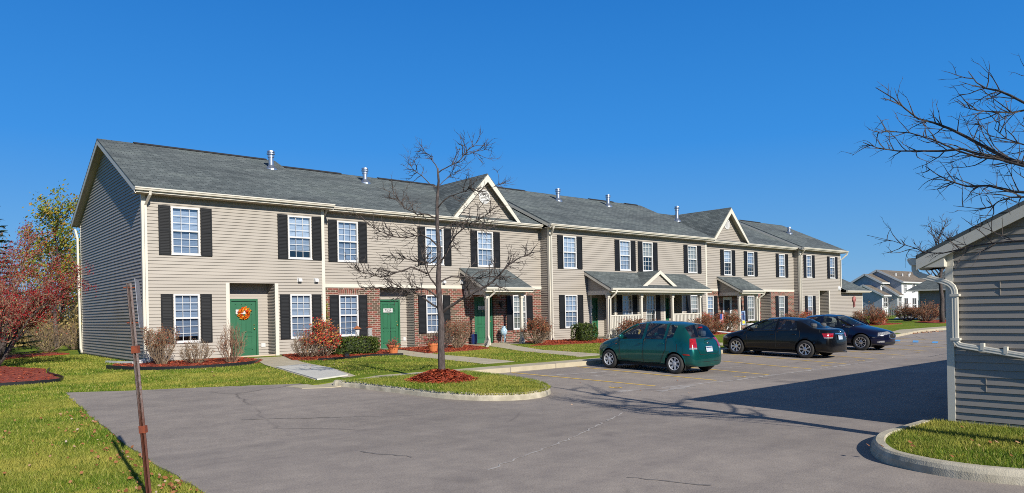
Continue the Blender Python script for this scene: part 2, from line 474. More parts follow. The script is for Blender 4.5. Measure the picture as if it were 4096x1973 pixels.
# ================================================================== the apartment row
def siding(mb, p0, ud, nd, u0, u1, z0, z1, ops=(), exp=.112, lip=.027, lim=None):
    """lapped boards: every course leans out to a butt edge; ops = openings (u0,u1,z0,z1)"""
    P = lambda u, z, off: (p0[0] + ud[0] * u + nd[0] * off, p0[1] + ud[1] * u + nd[1] * off, z)
    k = 0
    while z0 + k * exp < z1 - 1e-4:
        zb = z0 + k * exp; zt = min(zb + exp, z1); k += 1
        cuts = sorted({zb, zt} | {z for o in ops for z in (o[2], o[3]) if zb < z < zt})
        for a, b in zip(cuts, cuts[1:]):
            zm = (a + b) / 2
            iv = [(u0, u1)]
            for o in ops:
                if o[2] < zm < o[3]:
                    nv = []
                    for s, e in iv:
                        if o[1] <= s or o[0] >= e:
                            nv.append((s, e)); continue
                        if o[0] > s: nv.append((s, o[0]))
                        if o[1] < e: nv.append((o[1], e))
                    iv = nv
            oa = lip * (1 - (a - zb) / exp); ob = lip * (1 - (b - zb) / exp)
            for s, e in iv:
                sa, ea, sb, eb = s, e, s, e
                if lim:
                    la, lb = lim(a), lim(b)
                    sa, ea, sb, eb = max(s, la[0]), min(e, la[1]), max(s, lb[0]), min(e, lb[1])
                    if ea <= sa: continue
                    if eb < sb: sb = eb = (sb + eb) / 2
                mb.quad(P(sa, a, oa), P(ea, a, oa), P(eb, b, ob), P(sb, b, ob))
                if a == zb:
                    mb.quad(P(sa, a, 0), P(ea, a, 0), P(ea, a, oa), P(sa, a, oa))

def panel(mb, u0, u1, z0, z1, Y, ops, mi=0):
    """flat wall facing -Y with rectangular openings"""
    xs = sorted({u0, u1} | {x for o in ops for x in o[:2]}); zs = sorted({z0, z1} | {z for o in ops for z in o[2:]})
    xs = [x for x in xs if u0 <= x <= u1]; zs = [z for z in zs if z0 <= z <= z1]
    for a, b in zip(xs, xs[1:]):
        for c, d in zip(zs, zs[1:]):
            if not any(o[0] < (a + b) / 2 < o[1] and o[2] < (c + d) / 2 < o[3] for o in ops):
                mb.quad((a, Y, c), (b, Y, c), (b, Y, d), (a, Y, d), mi)

ORG = (6.33, 26.17, .27)
apt = thing('apartment_building', 'long two storey row of tan sided apartments with black shutters and green doors', 'apartment building', ORG)
nb = lambda: MB(ORG)

def window(x0, x1, z0, z1, Y, blind=1.0, curtain=False):
    f = nb(); w = .055; zm = (z0 + z1) / 2; ya, yb = Y - .035, Y + .075
    f.box(x0, x0 + w, ya, yb, z0, z1); f.box(x1 - w, x1, ya, yb, z0, z1)
    f.box(x0 + w, x1 - w, ya, yb, z1 - w, z1); f.box(x0 + w, x1 - w, ya, yb, z0, z0 + w)
    f.box(x0 + w, x1 - w, ya + .012, yb - .01, zm - .028, zm + .028)
    f.box(x0 - .02, x1 + .02, ya - .025, ya + .03, z0 - .03, z0 - .002)
    fr = f.build('window', mt['white'], apt)
    g = nb(); a, b = x0 + w, x1 - w; t = .009
    for s0, s1, yy in ((zm + .028, z1 - w, Y + .012), (z0 + w, zm - .028, Y + .03)):
        for i in (1, 2):
            x = a + (b - a) * i / 3; g.box(x - t, x + t, yy - .006, yy + .006, s0, s1)
            z = s0 + (s1 - s0) * i / 3; g.box(a, b, yy - .004, yy + .004, z - t, z + t)
    g.build('muntin_grid', mt['white'], fr)
    p = nb()
    p.quad((a, Y + .02, zm), (b, Y + .02, zm), (b, Y + .02, z1 - w), (a, Y + .02, z1 - w))
    p.quad((a, Y + .038, z0 + w), (b, Y + .038, z0 + w), (b, Y + .038, zm), (a, Y + .038, zm), 1)
    p.build('glass_pane', [mt['pane'], mt['screen']], fr)
    zb = z1 - (z1 - z0) * blind
    if blind > 0:
        q = nb(); q.box(x0 + .03, x1 - .03, Y + .09, Y + .10, max(zb, z0 + .02), z1 - .02)
        q.build('curtain' if curtain else 'blind', mt['curtain' if curtain else ('blind', 'blind2', 'blind', 'blind3', 'blind2')[int(x0 * 7 + z0 * 3) % 5]], fr)
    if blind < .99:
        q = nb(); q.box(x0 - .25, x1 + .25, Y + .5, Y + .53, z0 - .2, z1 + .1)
        q.build('dark_backing', mt['dark'], fr)  # near-black sheet paints in the darkness of the room behind
    return fr

def make_shutter(w, h):
    s = MB(); d = .035; r = .045
    s.box(-w / 2, -w / 2 + r, -d, 0, 0, h); s.box(w / 2 - r, w / 2, -d, 0, 0, h)
    for z, hh in ((0, .06), (h * .48, .07), (h - .09, .09)):
        s.box(-w / 2 + r, w / 2 - r, -d + .002, -.002, z, z + hh)
    s.box(-w / 2 + r, w / 2 - r, -.012, -.004, .06, h - .09)
    for a, b in ((.06, h * .48), (h * .48 + .07, h - .09)):
        n = int((b - a) / .05)
        for i in range(n):
            z = a + (b - a) * i / n; e = (b - a) / n
            s.quad((-w / 2 + r, -d + .006, z), (w / 2 - r, -d + .006, z), (w / 2 - r, -.012, z + e), (-w / 2 + r, -.012, z + e))
            s.quad((-w / 2 + r, -.012, z), (w / 2 - r, -.012, z), (w / 2 - r, -d + .006, z), (-w / 2 + r, -d + .006, z))
    return s
_sh = {}
def shutter(x0, x1, z0, z1, Y):
    """copies share one louvred panel mesh per size"""
    w = round((x1 - x0) / .02) * .02; key = (w, round(z1 - z0, 1))
    if key not in _sh:
        _sh[key] = make_shutter(w, z1 - z0).build('shutter', mt['shutter'], apt); o = _sh[key]
    else:
        o = _sh[key].copy(); C.objects.link(o); o.parent = apt
    o.location = Vector(((x0 + x1) / 2, Y - .022, z0)) - Vector(ORG)
    return o

def wset(x0, x1, lvl, Y, blind=1.0, sh=(1, 1), curtain=False, swid=.38, real=False, dz=0):
    k = 1 if real else Y / 26.17
    x0 *= k; x1 *= k
    z0, z1 = ((.93, 2.58), (3.93, 5.55))[lvl]
    window(x0, x1, z0 + dz, z1 + dz, Y, blind, curtain)
    if sh[0]: shutter(x0 - .025 - swid, x0 - .025, z0 - .03 + dz, z1 + .02 + dz, Y)
    if sh[1]: shutter(x1 + .025, x1 + .025 + swid, z0 - .03 + dz, z1 + .02 + dz, Y)
    return (x0, x1, z0 + dz, z1 + dz)

def door(x0, x1, z0, z1, Y, number=None, storm=False):
    f = nb(); w = .07; gm = 'white' if storm else 'door'
    f.box(x0 - w, x0, Y - .05, Y + .06, z0, z1 + w); f.box(x1, x1 + w, Y - .05, Y + .06, z0, z1 + w)
    f.box(x0, x1, Y - .05, Y + .06, z1, z1 + w); f.box(x0, x1, Y - .06, Y + .06, z0 - .03, z0)
    if storm:
        f.box(x0, x0 + .11, Y - .02, Y + .02, z0, z1); f.box(x1 - .11, x1, Y - .02, Y + .02, z0, z1)
        f.box(x0 + .11, x1 - .11, Y - .02, Y + .02, z1 - .12, z1); f.box(x0 + .11, x1 - .11, Y - .02, Y + .02, z0, z0 + .2)
        f.box(x0 + .11, x1 - .11, Y - .02, Y + .02, z0 + .85, z0 + .92)
        f.box(x0 + .1, x1 - .1, Y + .021, Y + .04, z0, z1 - .05, 1)
    else:
        f.box(x0, x1, Y, Y + .045, z0, z1)
        W = x1 - x0
        for cx in (x0 + W * .3, x0 + W * .7):
            for za, zb in ((z0 + .2, z0 + .72), (z0 + .84, z0 + 1.52), (z0 + 1.62, z0 + 1.9)):
                hw = W * .14
                for q in ((cx - hw, cx + hw, za, za + .022), (cx - hw, cx + hw, zb - .022, zb), (cx - hw, cx - hw + .022, za, zb), (cx + hw - .022, cx + hw, za, zb)):
                    f.box(q[0], q[1], Y - .012, Y, q[2], q[3])
                f.box(cx - hw + .045, cx + hw - .045, Y - .009, Y, za + .045, zb - .045)
    d = f.build('door', [mt[gm], mt['dark']] if storm else mt[gm], apt)
    h = nb(); xk = x1 - .07
    h.lathe([(0, -.075), (.022, -.07), (.03, -.05), (.02, -.03), (.012, -.028), (.012, 0)], (xk, Y, z0 + .98), 12, 'y')
    h.build('handle', mt['brass'], d, smooth=True); h = nb(); h.lathe([(.0, -.02), (.022, -.018), (.026, 0)], (xk, Y, z0 + 1.12), 12, 'y')
    h.build('deadbolt', mt['brass'], d, smooth=True)
    if number is not None:
        n = nb(); cx, cz = (x0 + x1) / 2 - .06, z0 + 1.62
        n.box(cx - .23, cx + .23, Y - .022, Y - .010, cz - .085, cz + .085)
        if number:
            vs, fs = text_mesh(number, .175)
            x_min = min(v[0] for v in vs); x_max = max(v[0] for v in vs)
            n.add([(cx - (x_min + x_max) / 2 + x, Y - .0245, cz - .062 + z) for x, z in vs], fs, 1)
        n.build('number_plate', [mt['plate'], mt['ink']], d)
        n = nb(); n.lathe([(0, -.02), (.02, -.018), (.024, 0)], (cx + .02, Y, z0 + 1.46), 10, 'y'); n.build('door_viewer', mt['brass'], d)
    return d

def recess(x0, x1, z0, z1, Y, dep, dx0, dx1, number=None, side='siding', back=True, storm=False, has_door=True):
    """entrance niche: side walls, back wall, ceiling and its door"""
    yb = Y + dep
    s = nb()
    siding(s, (x1, Y), (0, 1), (-1, 0), 0, dep, z0, z1); siding(s, (x0, Y), (0, 1), (1, 0), 0, dep, z0, z1)
    ops = [(dx0 - .07, dx1 + .07, z0 - .1, z0 + 2.12)] if has_door else []
    siding(s, (0, yb), (1, 0), (0, -1), x0, x1, z0, z1, ops)
    s.quad((x0, Y, z1), (x0, yb, z1), (x1, yb, z1), (x1, Y, z1))
    s.box(x0, x1, yb + .15, yb + .2, z0, z1)
    s.build('entry_wall', mt[side], apt)
    if has_door:
        door(dx0, dx1, z0 + .03, z0 + 2.05, yb + .02, number, storm)

def trimboard(name, boxes, mat='trim'):
    if name == 'door_casing' and len(boxes) > 1:
        for q in boxes: trimboard(name, [q], mat)
        return
    b = nb()
    for q in boxes: b.box(*q)
    return b.build(name, mt[mat], apt)

def gutter(x0, x1, Y, z, name='gutter'):
    b = nb()
    prof = [(Y, z), (Y - .085, z), (Y - .125, z - .015), (Y - .125, z - .045), (Y - .1, z - .06), (Y - .085, z - .105), (Y, z - .105)]
    b.prism(prof, 'x', x0, x1)
    b.prism([(Y, z + .005), (Y + .03, z + .005), (Y + .03, z - .17), (Y, z - .17)], 'x', x0, x1)
    return b.build(name, mt['trim'], apt)

def downspout(pts, w=.075, name='downspout'):
    b = nb(); b.tube(pts, w * .7, 4)
    for a in pts[1:-1]:
        pass
    return b.build(name, mt['trim'], apt)

def roof_unit(x0, x1, Yw, lrake=0, rrake=0, ry=31.3, back=36.85):
    ye = Yw - .42; z = 6.07; zr = z + .473 * (ry - ye); zb = zr - .473 * (back - ry)
    r = nb(); th = .05
    r.quad((x0, ye - .03, z - .014), (x1, ye - .03, z - .014), (x1, ry, zr), (x0, ry, zr))
    r.quad((x0, ry, zr), (x1, ry, zr), (x1, back, zb), (x0, back, zb))
    r.quad((x0, ye - .03, z - .014 - th), (x0, ry, zr - th), (x1, ry, zr - th), (x1, ye - .03, z - .014 - th))
    r.quad((x0, ry, zr - th), (x0, back, zb - th), (x1, back, zb - th), (x1, ry, zr - th))
    for x in (x0, x1):
        r.quad((x, ye - .03, z - .014 - th), (x, ye - .03, z - .014), (x, ry, zr), (x, ry, zr - th))
        r.quad((x, ry, zr - th), (x, ry, zr), (x, back, zb), (x, back, zb - th))
    r.quad((x0, ye - .03, z - .014 - th), (x1, ye - .03, z - .014 - th), (x1, ye - .03, z - .014), (x0, ye - .03, z - .014))
    ro = r.build('roof', mt['roof'], apt, uv=True)
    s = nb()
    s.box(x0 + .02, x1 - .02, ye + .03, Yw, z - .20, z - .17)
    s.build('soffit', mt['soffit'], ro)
    for on, x in ((lrake, x0), (rrake, x1)):
        if not on: continue
        d = .02 if x == x0 else -.02
        f = nb()
        a, b = x + d * .2, x + d * 1.4
        for y0, z0, y1, z1 in ((ye, z - .02, ry, zr - .03), (ry, zr - .03, back, zb - .03)):
            for (p, q) in ((a, b),):
                vs = [(p, y0, z0 - .21), (p, y1, z1 - .21), (p, y1, z1 - .022), (p, y0, z0 - .022), (q, y0, z0 - .21), (q, y1, z1 - .21), (q, y1, z1 - .022), (q, y0, z0 - .022)]
                f.add(vs, [(0, 1, 2, 3), (7, 6, 5, 4), (0, 4, 5, 1), (1, 5, 6, 2), (2, 6, 7, 3), (3, 7, 4, 0)])
        f.build('rake_board', mt['trim'], ro)
        # boxed underside between rake and wall
        w = nb(); xi = x + (.35 if x == x0 else -.35)
        for y0, z0, y1, z1 in ((ye + .02, z - .17, ry, zr - .2), (ry, zr - .2, back, zb - .2)):
            w.quad((b, y0, z0), (xi, y0, z0), (xi, y1, z1), (b, y1, z1))
        w.build('rake_soffit', mt['soffit'], ro)
    return ro, ye, z, zr

def ridge_vent(ro, x0, x1, zr, ry=31.3):
    b = nb(); b.prism([(ry - .16, zr - .05), (ry - .15, zr - .005), (ry, zr + .045), (ry + .15, zr - .005), (ry + .16, zr - .05)], 'x', x0, x1)
    b.build('ridge_vent', mt['ridge'], ro)

def flue(x, y, z, h):
    b = nb(); n = 16
    b.lathe([(.26, -.13), (.26, -.05), (.16, .05), (.105, .12), (.105, h - .28), (.135, h - .27), (.135, h - .2), (.1, h - .19), (.1, h - .15), (.17, h - .14), (.17, h - .1), (.1, h - .09), (.1, h - .06), (.16, h - .05), (.15, h), (0, h + .02)], (x, y, z), n)
    b.build('flue_pipe', mt['steel'], apt, smooth=False)

def porch(x0, x1, Yw, Yf, ztop=3.82, ze=2.86, posts=(), slab_z=.35, cheek=True):
    """lean-to porch roof on square posts over a concrete slab"""
    r = nb(); th = .05
    m = (ztop - ze) / (Yw - Yf)
    r.quad((x0, Yf, ze), (x1, Yf, ze), (x1, Yw - .02, ztop), (x0, Yw - .02, ztop))
    r.quad((x0, Yf, ze - th), (x0, Yw - .02, ztop - th), (x1, Yw - .02, ztop - th), (x1, Yf, ze - th))
    r.quad((x0, Yf, ze - th), (x1, Yf, ze - th), (x1, Yf, ze), (x0, Yf, ze))
    for x in (x0, x1):
        r.quad((x, Yf, ze - th), (x, Yf, ze), (x, Yw - .02, ztop), (x, Yw - .02, ztop - th))
    ro = r.build('porch_roof', mt['roof'], apt, uv=True)
    f = nb()
    for x, s in ((x0, 1), (x1, -1)):
        a, b = x + .004 * s, x + .03 * s
        vs = [(p, y, z) for p in (a, b) for y, z in ((Yf - .01, ze - .2), (Yw - .03, ztop - .2), (Yw - .03, ztop - .055), (Yf - .01, ze - .055))]
        f.add(vs, [(0, 1, 2, 3), (7, 6, 5, 4), (0, 4, 5, 1), (1, 5, 6, 2), (2, 6, 7, 3), (3, 7, 4, 0)])
    f.box(x0 + .035, x1 - .035, Yf - .005, Yf + .025, ze - .2, ze - .055)
    f.build('fascia', mt['trim'], ro)
    g = nb(); z = ze + .01
    g.prism([(Yf - .007, z), (Yf - .09, z), (Yf - .12, z - .03), (Yf - .09, z - .11), (Yf - .007, z - .11)], 'x', x0 - .02, x1 + .02)
    g.build('porch_gutter', mt['trim'], ro)
    b = nb(); zb = ze - .3
    b.box(x0 + .22, x1 - .22, Yf + .33, Yf + .47, zb, zb + .2)
    b.box(x0 + .22, x0 + .36, Yf + .475, Yw - .03, zb, zb + .2); b.box(x1 - .36, x1 - .22, Yf + .475, Yw - .03, zb, zb + .2)
    b.build('porch_beam', mt['trim'], ro)
    c = nb()
    for x, nd in ((x0 + .25, (-1, 0)), (x1 - .25, (1, 0))):
        z_lo = zb + .2
        zl = lambda y: ztop - .12 - m * (Yw - y)
        def lim(zz): return (max(0, (Yw - (ztop - .12 - zz) / m) - (Yf + .4)), Yw - .03 - Yf - .4)
        siding(c, (x, Yf + .4), (0, 1), nd, 0, Yw - .03 - Yf - .4, z_lo, ztop - .14, lim=lim)
    c.quad((x0 + .25, Yf + .1, zb + .19), (x1 - .25, Yf + .1, zb + .19), (x1 - .25, Yw, zb + .19), (x0 + .25, Yw, zb + .19))
    c.build('porch_cheek', mt['siding'], ro)
    for px in posts:
        q = nb(); y = Yf + .4; w = .062
        q.box(px - w, px + w, y - w, y + w, slab_z, zb)
        q.box(px - .1, px + .1, y - .1, y + .1, slab_z + .002, slab_z + .2)
        q.box(px - .085, px + .085, y - .085, y + .085, zb - .16, zb - .04); q.box(px - .105, px + .105, y - .105, y + .105, zb - .04, zb - .002)
        q.build('porch_post', mt['trim'], apt)
    return ro

def railing(x0, x1, Y, z0, z1):
    b = nb()
    b.box(x0, x1, Y - .04, Y + .04, z1 - .06, z1); b.box(x0, x1, Y - .03, Y + .03, z0 + .08, z0 + .15)
    n = int((x1 - x0) / .125)
    for i in range(n):
        x = x0 + (x1 - x0) * (i + .5) / n
        b.box(x - .034, x + .034, Y - .02, Y + .02, z0 + .15, z1 - .06)
    b.build('railing', mt['trim'], apt)

def cross_gable(x0, x1, zb, za, Yrake, Yw, Yback, overw=.3):
    """gable over the eave: siding triangle, rake boards, roof planes, round louvre"""
    xm = (x0 + x1) / 2; m = (za - zb) / (xm - x0)
    r = nb(); y0 = Yrake
    for s, xe in ((1, x0), (-1, x1)):
        r.quad((xe, y0, zb), (xm, y0, za), (xm, Yback, za), (xe, Yback, zb))
        r.quad((xe, y0, zb - .06), (xe, Yback, zb - .06), (xm, Yback, za - .06), (xm, y0, za - .06))
        r.quad((xe, y0, zb - .06), (xm, y0, za - .06), (xm, y0, za), (xe, y0, zb))
    ro = r.build('gable_roof', mt['roof'], apt, uv=True)
    f = nb()
    for s in (1, -1):
        xe = x0 if s == 1 else x1
        d = .24
        vs = []
        for y in (y0 + .006, y0 - .03):
            vs += [(xe + .05 * s, y, zb - .06), (xm, y, za - .065), (xm, y, za - .065 - d * 1.35), (xe + .26 * s, y, zb - .06)]
        f.add(vs, [(0, 1, 2, 3), (7, 6, 5, 4), (0, 4, 5, 1), (1, 5, 6, 2), (2, 6, 7, 3), (3, 7, 4, 0)])
    f.build('rake_board', mt['trim'], ro)
    u = nb()
    for s in (1, -1):
        xe = x0 if s == 1 else x1
        u.quad((xe + .1 * s, y0, zb - .0), (xm, y0, za - .14), (xm, Yw + .02, za - .14), (xe + .1 * s, Yw + .02, zb - .0))
    u.build('rake_soffit', mt['soffit'], ro)
    w = nb()
    siding(w, (0, Yw), (1, 0), (0, -1), x0, x1, zb - .12, za - .1, lim=lambda z: (x0 + max(0, z - zb) / m + .1, x1 - max(0, z - zb) / m - .1))
    wl = w.build('gable_wall', mt['siding'], ro)
    return ro, wl, xm

def round_louvre(x, z, Y, r, parent):
    b = nb()
    b.lathe([(r, -.0), (r, -.05), (r - .07, -.06), (r - .07, -.02)], (x, Y, z), 24, 'y')
    n = 7
    for i in range(n):
        zz = -r + .1 + (2 * r - .2) * (i + .5) / n
        hw = math.sqrt(max(0, (r - .065) ** 2 - zz * zz))
        b.quad((x - hw, Y - .05, z + zz - .03), (x + hw, Y - .05, z + zz - .03), (x + hw, Y - .015, z + zz + .03), (x - hw, Y - .015, z + zz + .03))
    b.build('round_louvre', mt['white'], apt)

def dryer_vent(x, z, Y):
    b = nb()
    b.box(x - .085, x + .085, Y - .03, Y, z - .085, z + .085)
    b.prism([(Y - .03, z + .08), (Y - .13, z + .05), (Y - .15, z - .06), (Y - .03, z - .07)], 'x', x - .07, x + .07)
    b.build('dryer_vent', mt['white'], apt)

def lamp(x, z, Y):
    b = nb()
    b.box(x - .05, x + .05, Y - .03, Y, z, z + .16)
    b.lathe([(.02, .16), (.09, .1), (.075, .09), (.06, -.1), (.03, -.14), (0, -.15)], (x, Y - .13, z), 8)
    b.build('wall_lantern', mt['black'], apt)

YA, YB, YC, YD, YE = 26.17, 26.65, 26.02, 26.82, 26.35
fB, fC, fD, fE = YB / 26.17, YC / 26.17, YD / 26.17, YE / 26.17
XAB, XBC, XCD, XDE, XE1 = 12.78, 24.72, 37.95, 49.98, 56.28
ZS, ZT = .34, 5.93

# ---- wall of the first home
ops = [wset(7.22, 8.15, 1, YA), wset(11.34, 12.27, 1, YA, .8), wset(7.25, 8.10, 0, YA, .88), wset(11.38, 12.22, 0, YA)]
rA = (9.12, 10.80, .3, 2.98)
w = nb(); siding(w, (0, YA), (1, 0), (0, -1), 6.33 + .1, XAB, ZS, ZT, ops + [rA]); w.build('siding_wall', mt['siding'], apt)
recess(*rA, YA, .68, 9.42, 10.33, '')
trimboard('door_casing', [(9.0, 9.13, YA - .03, YA + .02, .3, 2.98), (10.79, 10.92, YA - .03, YA + .02, .3, 2.98)])
# gable end
w = nb()
siding(w, (6.33, YA), (0, 1), (-1, 0), .1, 10.2, ZS, 8.5, lim=lambda z: (max(.1, (z - 5.95) / .473 - .32), min(10.2, 10.58 - (z - 5.95) / .473)) if z > 5.9 else (.1, 10.2))
w.build('gable_end_wall', mt['siding'], apt)
trimboard('corner_board', [(6.33 - .028, 6.33 + .1, YA - .028, YA + .1, .3, 5.9)])
trimboard('corner_board', [(6.33 - .028, 6.33 + .1, YA + 10.19, YA + 10.3, .3, 5.9)])
trimboard('corner_board', [(XAB - .1, XAB + .03, YA - .028, YB + .05, .3, 5.9)])
trimboard('foundation', [(6.345, XAB - .02, YA + .015, YA + .2, .0, ZS + .01), (6.345, 6.5, YA + .21, YA + 10.2, .0, ZS + .01)], 'foundation')

# ---- second home: brick below
def brick_unit(x0, x1, Y, lowers, openings, uppers):
    b = nb()
    panel(b, x0, x1, .2, 2.87, Y, lowers + openings)
    for o in lowers + openings:
        for x in o[:2]:
            b.quad((x, Y, o[2]), (x, Y + .09, o[2]), (x, Y + .09, o[3]), (x, Y, o[3]))
        b.quad((o[0], Y, o[3]), (o[1], Y, o[3]), (o[1], Y + .09, o[3]), (o[0], Y + .09, o[3]))
    b.build('brick_wall', mt['brick'], apt, uv=True)
    for o in lowers:
        l = nb(); l.box(o[0] - .04, o[1] + .04, Y - .006, Y + .05, o[3] + .012, o[3] + .215)
        l.build('brick_lintel', mt['soldier'], apt, uv=True)
        l = nb(); l.box(o[0] - .03, o[1] + .03, Y - .035, Y + .02, o[2] - .15, o[2] - .035)
        l.build('brick_sill', mt['soldier'], apt, uv=True)
    trimboard('trim_band', [(x0, x1, Y - .03, Y + .04, 2.872, 3.02)])
    w = nb(); siding(w, (0, Y), (1, 0), (0, -1), x0, x1, 3.022, ZT, uppers); w.build('siding_wall', mt['siding'], apt)

up = [wset(13.36, 14.26, 1, YB), wset(17.50, 18.45, 1, YB), wset(20.33, 21.25, 1, YB)]
lo = [wset(13.38, 14.22, 0, YB), wset(17.48, 18.34, 0, YB), wset(22.40, 23.24, 0, YB, 1, curtain=True)]
rB = (15.23 * fB, 16.89 * fB, .28, 2.87)
brick_unit(XAB + .03, XBC, YB, lo, [rB, (20.55 - .07, 21.55 + .07, .28, 2.5)], up)
recess(*rB, YB, .62, 15.86, 16.77, '7534')
door(20.55, 21.48, .37, 2.42, YB + .06, '7532')
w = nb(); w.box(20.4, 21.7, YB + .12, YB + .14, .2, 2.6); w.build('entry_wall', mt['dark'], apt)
w = nb(); siding(w, (XBC, YC), (0, 1), (-1, 0), 0, YB - YC + .04, ZS, ZT); w.build('siding_wall', mt['siding'], apt)

# ---- third home with the long porch
up = [wset(25.81, 26.76, 1, YC), wset(30.11, 31.01, 1, YC), wset(32.05, 32.95, 1, YC, .5, curtain=True), wset(36.25, 37.19, 1, YC, curtain=True)]
lo = [wset(25.86, 26.76, 0, YC), wset(30.25, 31.08, 0, YC, .8), wset(32.28, 33.12, 0, YC, 1, (0, 1), curtain=True), wset(36.45, 37.22, 0, YC, .6, curtain=True)]
r1 = (27.66, 29.45, .32, 2.62); r2 = (33.8, 35.4, .32, 2.62)
w = nb(); siding(w, (0, YC), (1, 0), (0, -1), XBC + .1, XCD, ZS, ZT, up + lo + [r1, r2]); w.build('siding_wall', mt['siding'], apt)
recess(*r1, YC, .75, 27.95, 28.86, '7530'); recess(*r2, YC, .75, 34.15, 35.06, None)
trimboard('door_casing', [(27.55, 27.67, YC - .03, YC + .02, .32, 2.62), (29.44, 29.56, YC - .03, YC + .02, .32, 2.62)])
trimboard('door_casing', [(33.7, 33.81, YC - .03, YC + .02, .32, 2.62), (35.39, 35.5, YC - .03, YC + .02, .32, 2.62)])
trimboard('corner_board', [(XBC - .03, XBC + .1, YC - .028, YC + .1, .34, 5.9)])
trimboard('corner_board', [(XCD - .1, XCD + .03, YC - .028, YD + .03, .34, 5.9)])
trimboard('foundation', [(XBC + .01, XCD - .01, YC + .012, YC + .2, .05, ZS + .01)], 'foundation')

# ---- fourth home: brick below, small porch
up = [wset(40.04, 40.90, 1, YD, .45), wset(42.73, 43.57, 1, YD, .6), wset(46.71, 47.54, 1, YD)]
lo = [wset(37.95, 38.84, 0, YD, 1, (0, 1)), wset(42.66, 43.5, 0, YD, curtain=True), wset(46.6, 47.4, 0, YD, curtain=True)]
rD = (44.36 * fD, 45.67 * fD, .3, 2.87)
brick_unit(XCD + .03, XDE, YD, lo, [rD, (40.9, 41.95, .28, 2.5)], up)
recess(*rD, YD, .9, 45.6, 46.4, None, has_door=False)
door(40.98, 41.87, .37, 2.42, YD + .06, None, storm=True)
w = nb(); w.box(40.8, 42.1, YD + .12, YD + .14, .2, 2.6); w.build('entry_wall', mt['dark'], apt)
lamp(40.55, 1.95, YD); lamp(22.0, 2.1, YB)
w = nb(); siding(w, (XDE, YE), (0, 1), (-1, 0), 0, YD - YE + .04, ZS, ZT); w.build('siding_wall', mt['siding'], apt)

# ---- fifth home and its low wing
up = [wset(50.54, 51.36, 1, YE), wset(54.12, 54.96, 1, YE, .8)]
lo = [wset(50.65, 51.40, 0, YE)]
rE = (52.45 * fE, 53.95 * fE, .3, 2.97)
w = nb(); siding(w, (0, YE), (1, 0), (0, -1), XDE + .1, 59.9, ZS, ZT, up + lo + [rE, (XE1, 70, 2.85, 9)]); w.build('siding_wall', mt['siding'], apt)
recess(*rE, YE, .9, 53.0, 53.9, None, has_door=False)
trimboard('door_casing', [(rE[0] - .12, rE[0], YE - .03, YE + .02, .3, 2.97), (rE[1], rE[1] + .12, YE - .03, YE + .02, .3, 2.97)])
trimboard('corner_board', [(XDE - .03, XDE + .1, YE - .028, YE + .1, .34, 5.9)])
trimboard('corner_board', [(XE1 - .1, XE1 + .02, YE - .028, YE + .1, 3.05, 5.9)])
trimboard('corner_board', [(59.9, 60.02, YE - .028, YE + .1, .34, 2.8)])
r = nb(); ye = YE - .45; zr = 2.98 + .473 * 4
for a, b in (((ye, 2.98), (ye + 4, zr)), ((ye + 4, zr), (ye + 8, 2.98))):
    r.quad((XE1 + .02, a[0], a[1]), (60.5, a[0], a[1]), (60.5, b[0], b[1]), (XE1 + .02, b[0], b[1]))
    r.quad((XE1 + .02, a[0], a[1] - .1), (XE1 + .02, b[0], b[1] - .1), (60.5, b[0], b[1] - .1), (60.5, a[0], a[1] - .1))
    r.quad((60.5, a[0], a[1] - .1), (60.5, b[0], b[1] - .1), (60.5, b[0], b[1]), (60.5, a[0], a[1]))
wing = r.build('wing_roof', mt['roof'], apt, uv=True)
gutter(XE1 + .02, 60.5, ye, 2.98, 'gutter')
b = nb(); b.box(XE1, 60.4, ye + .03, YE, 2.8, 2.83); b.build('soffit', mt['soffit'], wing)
w = nb(); siding(w, (60.02, YE), (0, 1), (1, 0), .1, 7.2, ZS, 4.6, lim=lambda z: (max(.1, (z - 2.75) / .473 - .4), min(7.2, 7.5 - (z - 2.75) / .473)) if z > 2.75 else (.1, 7.2)); w.build('gable_end_wall', mt['siding'], apt)
b = nb(); b.tube([(57.2, 27.7, 3.6), (57.2, 27.7, 4.15)], .05, 8); b.build('vent_pipe', mt['black'], apt)

# ---- closing walls nobody faces: back and right end
w = nb()
w.box(6.33, 60.0, 36.4, 36.5, .2, 5.8)
w.quad((6.4, 26.4, .3), (60, 26.4, .3), (60, 36.4, .3), (6.4, 36.4, .3))
w.build('rear_wall', mt['siding'], apt)
w = nb(); siding(w, (XE1, YE), (0, 1), (1, 0), .1, 10.05, 2.8, 8.4, lim=lambda z: (max(.1, (z - 5.95) / .473 - .32), min(10.05, 10.35 - (z - 5.95) / .473)) if z > 5.9 else (.1, 10.05)); w.build('gable_end_wall', mt['siding'], apt)

# ---- roofs, gutters, downspouts
for x0, x1, Y, l, rr, rv in ((6.03, 13.02, YA, 1, 1, [(7.3, 12.6)]), (12.9, 24.6, YB, 0, 0, [(13.2, 16.2), (18.2, 21.5)]),
                             (24.42, 38.25, YC, 1, 1, [(25.2, 27.8), (33.2, 35.4), (36.6, 37.8)]), (38.1, 49.8, YD, 0, 0, [(42, 44)]), (49.68, 56.6, YE, 1, 1, [(50.2, 53)])):
    ro, ye, z, zr = roof_unit(x0, x1, Y, l, rr)
    gutter(x0 - .02, x1 + (.02 if rr else -.15), ye, z - .02)
    for a, b in rv: ridge_vent(ro, a, b, zr)
for q in ((12.3, 29.96, 8.06, .72), (16.96, 30.3, 8.0, .65), (29.37, 30.09, 8.2, .65), (33.79, 30.2, 8.27, .65), (38.6, 28.6, 7.5, .9), (53.52, 29.04, 7.58, .45)):
    flue(*q)
